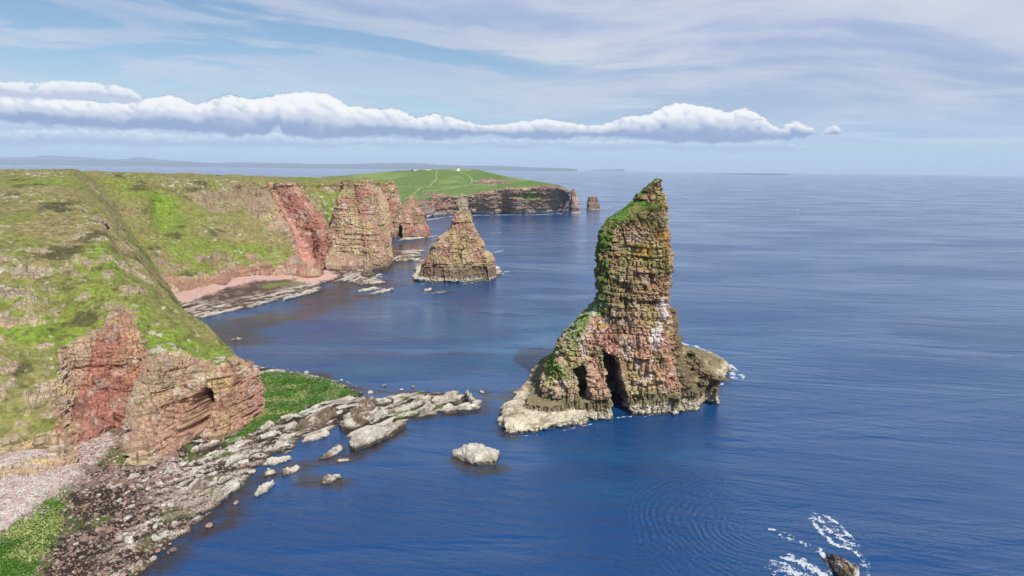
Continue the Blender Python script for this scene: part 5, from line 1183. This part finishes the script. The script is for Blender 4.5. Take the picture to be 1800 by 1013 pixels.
# ------------------------------------------------------------------ surf
def surf():
    mt = bpy.data.materials.new('foam'); mt.use_nodes = True
    g = NT(mt.node_tree); out = g.n('ShaderNodeOutputMaterial'); b = g.n('ShaderNodeBsdfPrincipled'); g.link(b.outputs[0], out.inputs[0])
    b.inputs['Base Color'].default_value = (.70, .75, .80, 1); b.inputs['Roughness'].default_value = .85
    at = g.n('ShaderNodeAttribute', attribute_name='Col'); tc = g.n('ShaderNodeTexCoord'); fn = g.noise(tc.outputs['Object'], 5.0, 5, .7)
    g.link(g.math('MULTIPLY', at.outputs['Fac'], g.mapr(g.math('ADD', fn, g.math('MULTIPLY', at.outputs['Fac'], .3)), .38, .62), clamp=True), b.inputs['Alpha'])
    L = [  # pixel polyline, half width m, threshold, cell
        ([(1430, 902), (1452, 908), (1478, 925), (1497, 948)], 0.6, .15, .07), ([(1428, 918), (1440, 932), (1462, 956), (1492, 965)], .55, -.15, .08),
        ([(1438, 912), (1460, 932), (1488, 955)], 2.6, .38, .08),
        ([(1395, 985), (1430, 1002), (1462, 1020)], 2.0, .12, .08), ([(1350, 930), (1400, 950), (1440, 975)], 1.6, .5, .09), ([(1440, 965), (1452, 985), (1462, 1010)], .5, .0, .08), ([(1500, 965), (1520, 990), (1525, 1015)], 1.0, .35, .09),
        ([(1385, 1003), (1430, 1025)], 3.6, .16, .08),
        ([(1196, 604), (1225, 610), (1262, 628), (1284, 645), (1290, 665)], 1.6, .15, .14), ([(1284, 645), (1310, 668)], 2.5, .45, .14), ([(1172, 712), (1192, 698), (1212, 686)], 1.5, .18, .13), ([(1222, 690), (1250, 682), (1272, 674)], .8, .25, .13), ([(1200, 602), (1190, 615), (1196, 640)], 2.2, .2, .14),
        ([(1085, 735), (1100, 733), (1130, 734), (1160, 726)], .35, .15, .12), ([(900, 768), (960, 764), (1040, 746)], .35, .35, .12),
        ([(816, 499), (836, 497), (856, 490), (884, 481)], 1.4, .15, .25), ([(872, 480), (890, 478)], 2.2, .05, .25), ([(742, 516), (760, 516), (785, 513)], 1.0, .1, .25), ([(722, 497), (740, 500), (800, 500)], .5, .2, .25),
        ([(662, 486), (680, 488)], 1.8, .2, .25), ([(600, 668), (620, 676), (645, 684)], .8, .42, .10), ([(470, 642), (530, 655), (600, 672)], 1.2, .62, .10),
        ([(905, 700), (920, 690)], .6, .3, .14),
        ([(742, 388), (800, 380), (838, 378.5), (862, 378.5), (885, 378), (910, 378), (940, 378), (965, 376.5), (985, 376)], 3.5, .0, .8), ([(1000, 372.5), (1020, 371.5)], 4, .1, .8), ([(1030, 368), (1062, 366.5)], 4, .1, .8), ([(1055, 367), (1075, 364)], 6, .3, .8),
        ([(690, 421), (770, 420)], 1.5, .3, .4), ([(866, 444), (885, 441)], 1.5, .2, .4), ([(856, 410), (880, 409)], 1.5, .3, .4),
    ]
    Vs = []; Fs = []; Al = []; o = 0
    for pts, w, thr, res in L:
        P = [PZ(a, b)[:2] for a, b in pts]; A = np.array(P); lo, hi = A.min(0) - w * 1.6, A.max(0) + w * 1.6
        X = np.arange(lo[0], hi[0], res); Yv = np.arange(lo[1], hi[1], res)
        if len(X) * len(Yv) > 1200000: k = math.sqrt(len(X) * len(Yv) / 1200000.); X = np.arange(lo[0], hi[0], res * k); Yv = np.arange(lo[1], hi[1], res * k)
        GX, GY = np.meshgrid(X, Yv, indexing='ij'); x = GX.ravel(); y = GY.ravel(); d = seg_dist(x, y, P) / w
        near = d < 1.6; val = np.full(len(x), -9.0)
        Q = np.stack([x[near], y[near], 0 * x[near]], 1)
        s = max(.34, res * 4)
        n = ridge(Q + 0.6 * fbm(Q, s * 3, 2, 4)[:, None], s * 1.6, 4, 31) * .75 + .35 * fbm(Q, s * 3, 2, 33)
        val[near] = n + .55 * (1 - d[near] ** 1.5) - .35
        Fq = grid_faces(len(X), len(Yv)); m = (val[Fq] > thr).all(axis=1); Fq = Fq[m]
        if not len(Fq): continue
        used, inv = np.unique(Fq.reshape(-1), return_inverse=True)
        zz = .05 + .10 * np.clip(val[used] - thr, 0, 1) + .02 * hashu(used, 3); Al.append(.75 * sstep(0, .30, val[used] - thr))
        Vs.append(np.stack([x[used], y[used], zz], 1)); Fs.append(inv.reshape(-1, 4) + o); o += len(used)
    me = mesh_np('sea_foam', np.concatenate(Vs), np.concatenate(Fs), smooth=True, cols=np.repeat(np.concatenate(Al)[:, None], 3, axis=1)); link('sea_foam', me, mt, kind='stuff')
surf()

# ------------------------------------------------------------------ far things
def ridge_land(name, prof, depth, thick, col, base=-6, seed=0, **props):
    """an island or hill range: prof = skyline pixels; real width and thickness"""
    px = np.array([p[0] for p in prof], float); py = np.array([p[1] for p in prof], float)
    n = max(40, int((px[-1] - px[0]) / 2)); X = np.linspace(px[0], px[-1], n); Yp = np.interp(X, px, py)
    T = np.array([PY(a, b, depth) for a, b in zip(X, Yp)])
    top = np.maximum(T[:, 2], 1.5)
    G = []
    f = [(-.5, base, 0), (-.47, 2.0, .02), (-.30, 0, .38), (-.12, 0, .78), (0, 0, 1.0), (.2, 0, .8), (.5, base, 0)]
    for i in range(n):
        row = []
        for (dy, z, k) in f:
            zz = z + top[i] * k if k else z
            row.append((T[i, 0] * (1 + dy * thick / depth), depth + dy * thick, zz))
        G.append(row)
    G = np.array(G); nv = len(f); P = G.reshape(-1, 3)
    P[:, 2] += np.where(P[:, 2] > 3, 0.08 * P[:, 2] * fbm(P, depth * .03, 3, seed), 0)
    c = np.tile(np.array(col), (len(P), 1)) * (1 + .3 * fbm(P, depth * .02, 3, seed + 1))[:, None]
    me = mesh_np(name, P, grid_faces(n, nv)[:, ::-1], cols=np.clip(c, .01, .8), smooth=True)
    return link(name, me, M_FAR, **props)
def box_bm(parts):
    V = []; F = []; o = 0
    for (x0, x1, y0, y1, z0, z1, tx, ty) in parts:   # tx,ty: inset at the top
        V += [(x0, y0, z0), (x1, y0, z0), (x1, y1, z0), (x0, y1, z0), (x0 + tx, y0 + ty, z1), (x1 - tx, y0 + ty, z1), (x1 - tx, y1 - ty, z1), (x0 + tx, y1 - ty, z1)]
        F += [tuple(i + o for i in q) for q in ((3, 2, 1, 0), (4, 5, 6, 7), (0, 1, 5, 4), (1, 2, 6, 5), (2, 3, 7, 6), (3, 0, 4, 7))]; o += 8
    return V, F
def mesh_box(name, parts):
    V, F = box_bm(parts); me = bpy.data.meshes.new(name); me.from_pydata(V, [], F); me.update(); return me
def mesh_lathe(name, prof, n=16):
    V = []; F = []
    for r, z in prof: V += [(r * math.cos(i * 2 * math.pi / n), r * math.sin(i * 2 * math.pi / n), z) for i in range(n)]
    for l in range(len(prof) - 1):
        for i in range(n): F.append((l * n + i, l * n + (i + 1) % n, (l + 1) * n + (i + 1) % n, (l + 1) * n + i))
    F.append(tuple(range(n))[::-1]); F.append(tuple(range((len(prof) - 1) * n, len(prof) * n)))
    me = bpy.data.meshes.new(name); me.from_pydata(V, [], F); me.update(); return me
def empty(name, loc, rz=0.0, scale=1.0, **props):
    o = bpy.data.objects.new(name, None); COL.objects.link(o); o.location = loc; o.rotation_euler = (0, 0, rz); o.scale = (scale,) * 3
    for k, v in props.items(): o[k] = v
    return o
M_WHITE = plain_material('white_paint', (.80, .80, .78), .6, .05); M_GLASS = plain_material('dark_glass', (.03, .035, .04), .15); M_SLATE = plain_material('slate_roof', (.12, .12, .13), .8)
M_CARD = plain_material('dark_car_paint', (.03, .035, .05), .3); M_CARR = plain_material('silver_car_paint', (.45, .46, .48), .3); M_TYRE = plain_material('tyre_rubber', (.03, .03, .03), .9)
def far_things():
    ridge_land('hills', [(-260, 276), (-100, 272), (0, 277.5), (60, 276.5), (80, 274), (135, 276), (200, 281), (225, 279.5), (242, 277), (262, 278.5), (300, 282), (345, 285), (380, 287), (420, 284.5), (470, 286), (520, 287), (560, 289), (620, 288), (660, 287), (700, 286), (750, 287.5), (766, 289), (775, 293)], 38000, 5000, (.05, .065, .06), seed=1, kind='structure')
    ridge_land('lowland', [(-260, 282), (0, 281.5), (60, 281), (120, 282), (200, 283), (300, 285.5), (420, 288), (500, 289.3), (620, 290), (740, 290.4), (850, 291.2), (880, 292), (920, 293.3), (960, 295.2), (1000, 296.4), (1015, 297.6)], 30000, 3500, (.08, .09, .07), seed=2, kind='structure')
    ridge_land('island', [(1040, 299.2), (1052, 298.6), (1075, 298.5), (1088, 297.6), (1096, 297.2), (1099, 299)], 38000, 1500, (.05, .06, .06), seed=3, label='low far island with a steep right end, on the horizon left of the tallest stack', category='island')
    d1 = PZ(1320, 306.8)[1]; d2 = PZ(1640, 310.2)[1]
    ridge_land('island', [(1258, 306.4), (1270, 305.7), (1290, 305.6), (1306, 305.3), (1330, 305.6), (1352, 305.5), (1375, 306.2), (1390, 306.9)], d1, 500, (.035, .04, .04), base=-3, seed=4, label='flat dark island carrying two white lighthouses on the horizon', category='island')
    ridge_land('island', [(1618, 310.0), (1628, 309.4), (1640, 309.6), (1652, 310.2)], d2, 300, (.04, .045, .045), base=-3, seed=5, label='tiny dark skerry on the horizon at the far right', category='island')
    for px, hh, lab in ((1304.5, 62, 'slender white lighthouse on the flat island, taller left one'), (1310.5, 42, 'shorter white lighthouse on the flat island, right one')):
        q = PY(px, 305.5, d1); t = empty('lighthouse', (q[0], q[1], 2), label=lab, category='lighthouse', group='lighthouses of the flat island')
        link('tower', mesh_lathe('tower', [(9, 0), (8, 6), (6, hh * .45), (5, hh * .8), (6.5, hh * .82), (6.5, hh * .85)], 14), M_WHITE, t)
        link('lantern', mesh_lathe('lantern', [(3.6, hh * .85), (3.6, hh * .95), (.4, hh * 1.05)], 12), M_GLASS, t)
    # summit of the far headland
    from mathutils.bvhtree import BVHTree
    ob = bpy.data.objects['far_headland']; me = ob.data
    n = len(me.vertices); co = np.empty(n * 3, np.float32); me.vertices.foreach_get('co', co); co = co.reshape(-1, 3)
    ply = np.empty(len(me.loops), np.int32); me.loops.foreach_get('vertex_index', ply)
    bvh = BVHTree.FromPolygons(co.tolist(), ply.reshape(-1, 4).tolist())
    def drop(x, y):
        h = bvh.ray_cast(Vector((x, y, 400)), Vector((0, 0, -1)))[0]; return h.z if h else 60.0
    def hit(px, py):
        h = bvh.ray_cast(Vector((0, 0, CAM_H)), Vector(pix_ray(px, py)))[0]; return h
    q = PY(806, 298, 1500)
    z0 = drop(q[0], q[1])
    t = empty('lighthouse', (q[0], q[1], z0 - .3), label='small white lighthouse on the summit of the green headland', category='lighthouse')
    link('tower', mesh_box('tower', [(-1.6, 1.6, -1.6, 1.6, 0, 6.5, .25, .25)]), M_WHITE, t); link('lantern', mesh_lathe('lantern', [(1.0, 6.5), (1.0, 7.8), (.1, 8.6)], 10), M_GLASS, t)
    link('keepers_hut', mesh_box('keepers_hut', [(-4.2, -1.6, -2, 2, 0, 3.2, 0, 0), (1.6, 3.6, -2, 2, 0, 2.6, 0, 0)]), M_WHITE, t)
    q = PY(753.5, 300, 1540); z0 = drop(q[0], q[1])
    t = empty('cottage', (q[0], q[1], z0 - .2), label='long low white cottage on the skyline of the green headland', category='cottage')
    link('wall', mesh_box('wall', [(-4.5, 4.5, -2, 2, 0, 2.8, 0, 0)]), M_WHITE, t); link('roof', mesh_box('roof', [(-4.7, 4.7, -2.3, 2.3, 2.8, 4.0, .2, 2.0)]), M_SLATE, t); link('door', mesh_box('door', [(-.5, .5, -2.06, -1.98, 0, 2.0, 0, 0)]), M_GLASS, t)
    cars = [(698, 'small dark car parked alone, leftmost on the headland skyline', M_CARD, 1), (706.5, 'dark car second from the left on the headland skyline', M_CARD, 1), (711.5, 'dark car third from the left on the headland skyline', M_CARD, 1.1), (719, 'silver car parked between the dark cars on the headland skyline', M_CARR, 1), (724.5, 'dark car just left of the white van', M_CARD, 1), (730.5, 'tall white van among the cars on the headland skyline', M_WHITE, 1.35), (734, 'dark car parked tight right of the white van', M_CARD, 1)]
    for px, lab, mat, k in cars:
        q = PY(px, 301, 1535); z0 = drop(q[0], q[1]); van = 'van' in lab
        t = empty('parked_van' if van else 'parked_car', (q[0], q[1], z0 - .05), .1, k, label=lab, category='van' if van else 'car', group='vehicles parked on the headland')
        if van: link('body', mesh_box('body', [(-2.4, 2.4, -.95, .95, .35, 1.3, .02, .02), (-2.4, 1.7, -.93, .93, 1.3, 2.3, .12, .08)]), mat, t)
        else: link('body', mesh_box('body', [(-2.1, 2.1, -.85, .85, .3, .9, .05, .05)]), mat, t); link('cabin', mesh_box('cabin', [(-1.3, 1.0, -.75, .75, .9, 1.5, .4, .12)]), M_GLASS, t)
        for wx in (-1.35, 1.35):
            for wy in (-.8, .8):
                w = link('wheel', mesh_lathe('wheel', [(.33, -.11), (.33, .11)], 12), M_TYRE, t); w.location = (wx, wy, .33); w.rotation_euler = (math.pi / 2, 0, 0)
    # worn paths, draped on the turf
    Vs = []; Fs = []; o = 0
    for pts, w in (([(767.6, 301.5), (766, 309), (768, 315), (760, 322), (754, 328), (738, 331), (730, 338), (720, 346), (712, 350)], 3.4), ([(795, 300.5), (805, 301.5), (815, 305), (824, 309), (829, 314), (829.5, 320), (825.5, 325.5)], 3.6),
                   ([(690, 329.3), (720, 329), (750, 329.3), (790, 329), (815, 327), (825, 325.8), (862, 325.3), (875, 326.5)], 3.0), ([(815, 327), (795, 331), (770, 334), (742, 337)], 3.0), ([(870, 325.5), (874, 329)], 2.5)):
        A = np.array(pts); seg = np.append(0, np.cumsum(np.hypot(*np.diff(A, axis=0).T))); t = np.arange(0, seg[-1], .7)
        P = [hit(a, b) for a, b in zip(np.interp(t, seg, A[:, 0]), np.interp(t, seg, A[:, 1]))]; P = [p for p in P if p is not None]
        P = [np.array(p) for p in P]
        if len(P) < 3: continue
        P = np.array(P); T = np.gradient(P[:, :2], axis=0); T /= np.maximum(np.linalg.norm(T, axis=1, keepdims=True), 1e-6); Nn = np.stack([-T[:, 1], T[:, 0]], 1)
        rows = []
        for s in (-1, -.5, 0, .5, 1):
            q = P[:, :2] + Nn * w * s * .5 * (1 + .2 * vn(np.stack([t[:len(P)] * .3, 0 * P[:, 0], 0 * P[:, 0]], 1)))[:, None]
            rows.append([(a, b, drop(a, b) + (.35 if abs(s) < 1 else .02)) for a, b in q])
        G = np.array(rows).transpose(1, 0, 2); Vs.append(G.reshape(-1, 3)); Fs.append(grid_faces(G.shape[0], 5) + o); o += G.shape[0] * 5
    me = mesh_np('path', np.concatenate(Vs), np.concatenate(Fs), smooth=True); link('path', me, plain_material('worn_turf', (.24, .28, .12), .95), kind='structure')
    # gulls
    for (px, py, yy, lab, rz, sc_) in ((1147, 232, 150, 'white gull gliding high in front of the cloud', .5, 1.0), (1402, 370, 190, 'white gull flying low over the open sea right of the tallest stack', 1.2, 1.0)):
        q = PY(px, py, yy); t = empty('gull', tuple(q), rz, sc_, label=lab, category='gull', group='gulls in flight')
        prof = [(.01, -.28), (.05, -.2), (.085, -.05), (.08, .08), (.05, .16), (.055, .2), (.04, .25), (.012, .27), (.008, .31)]
        b = link('body', mesh_lathe('body', prof, 12), M_WHITE, t); b.rotation_euler = (math.pi / 2, 0, 0)
        for s in (-1, 1):
            V = [(.04 * s, .10, .03), (.04 * s, -.10, .03), (.35 * s, .16, .14), (.35 * s, -.03, .14), (.72 * s, .02, .06), (.70 * s, -.06, .06)]
            V += [(a, b_, c - .015) for a, b_, c in V]
            F = [(0, 2, 3, 1), (2, 4, 5, 3), (7, 9, 8, 6), (9, 11, 10, 8), (0, 6, 8, 2), (2, 8, 10, 4), (4, 10, 11, 5), (5, 11, 9, 3), (3, 9, 7, 1), (1, 7, 6, 0)]
            me = bpy.data.meshes.new('wing'); me.from_pydata(V, [], F); me.update(); link('wing', me, M_WHITE, t)
far_things()

# ------------------------------------------------------------------ air
def haze():
    V, F = box_bm([(-44500, 44500, -3900, 44500, -14, 420, 0, 0)])
    me = bpy.data.meshes.new('haze'); me.from_pydata(V, [], F); me.update()
    mt = bpy.data.materials.new('haze_air'); mt.use_nodes = True
    g = NT(mt.node_tree); out = g.n('ShaderNodeOutputMaterial'); v = g.n('ShaderNodeVolumePrincipled')
    v.inputs['Color'].default_value = (.74, .87, 1.0, 1); v.inputs['Density'].default_value = 3.3e-5; v.inputs['Anisotropy'].default_value = 0.0
    g.link(v.outputs[0], out.inputs['Volume'])
    link('haze', me, mt, kind='stuff')
haze()
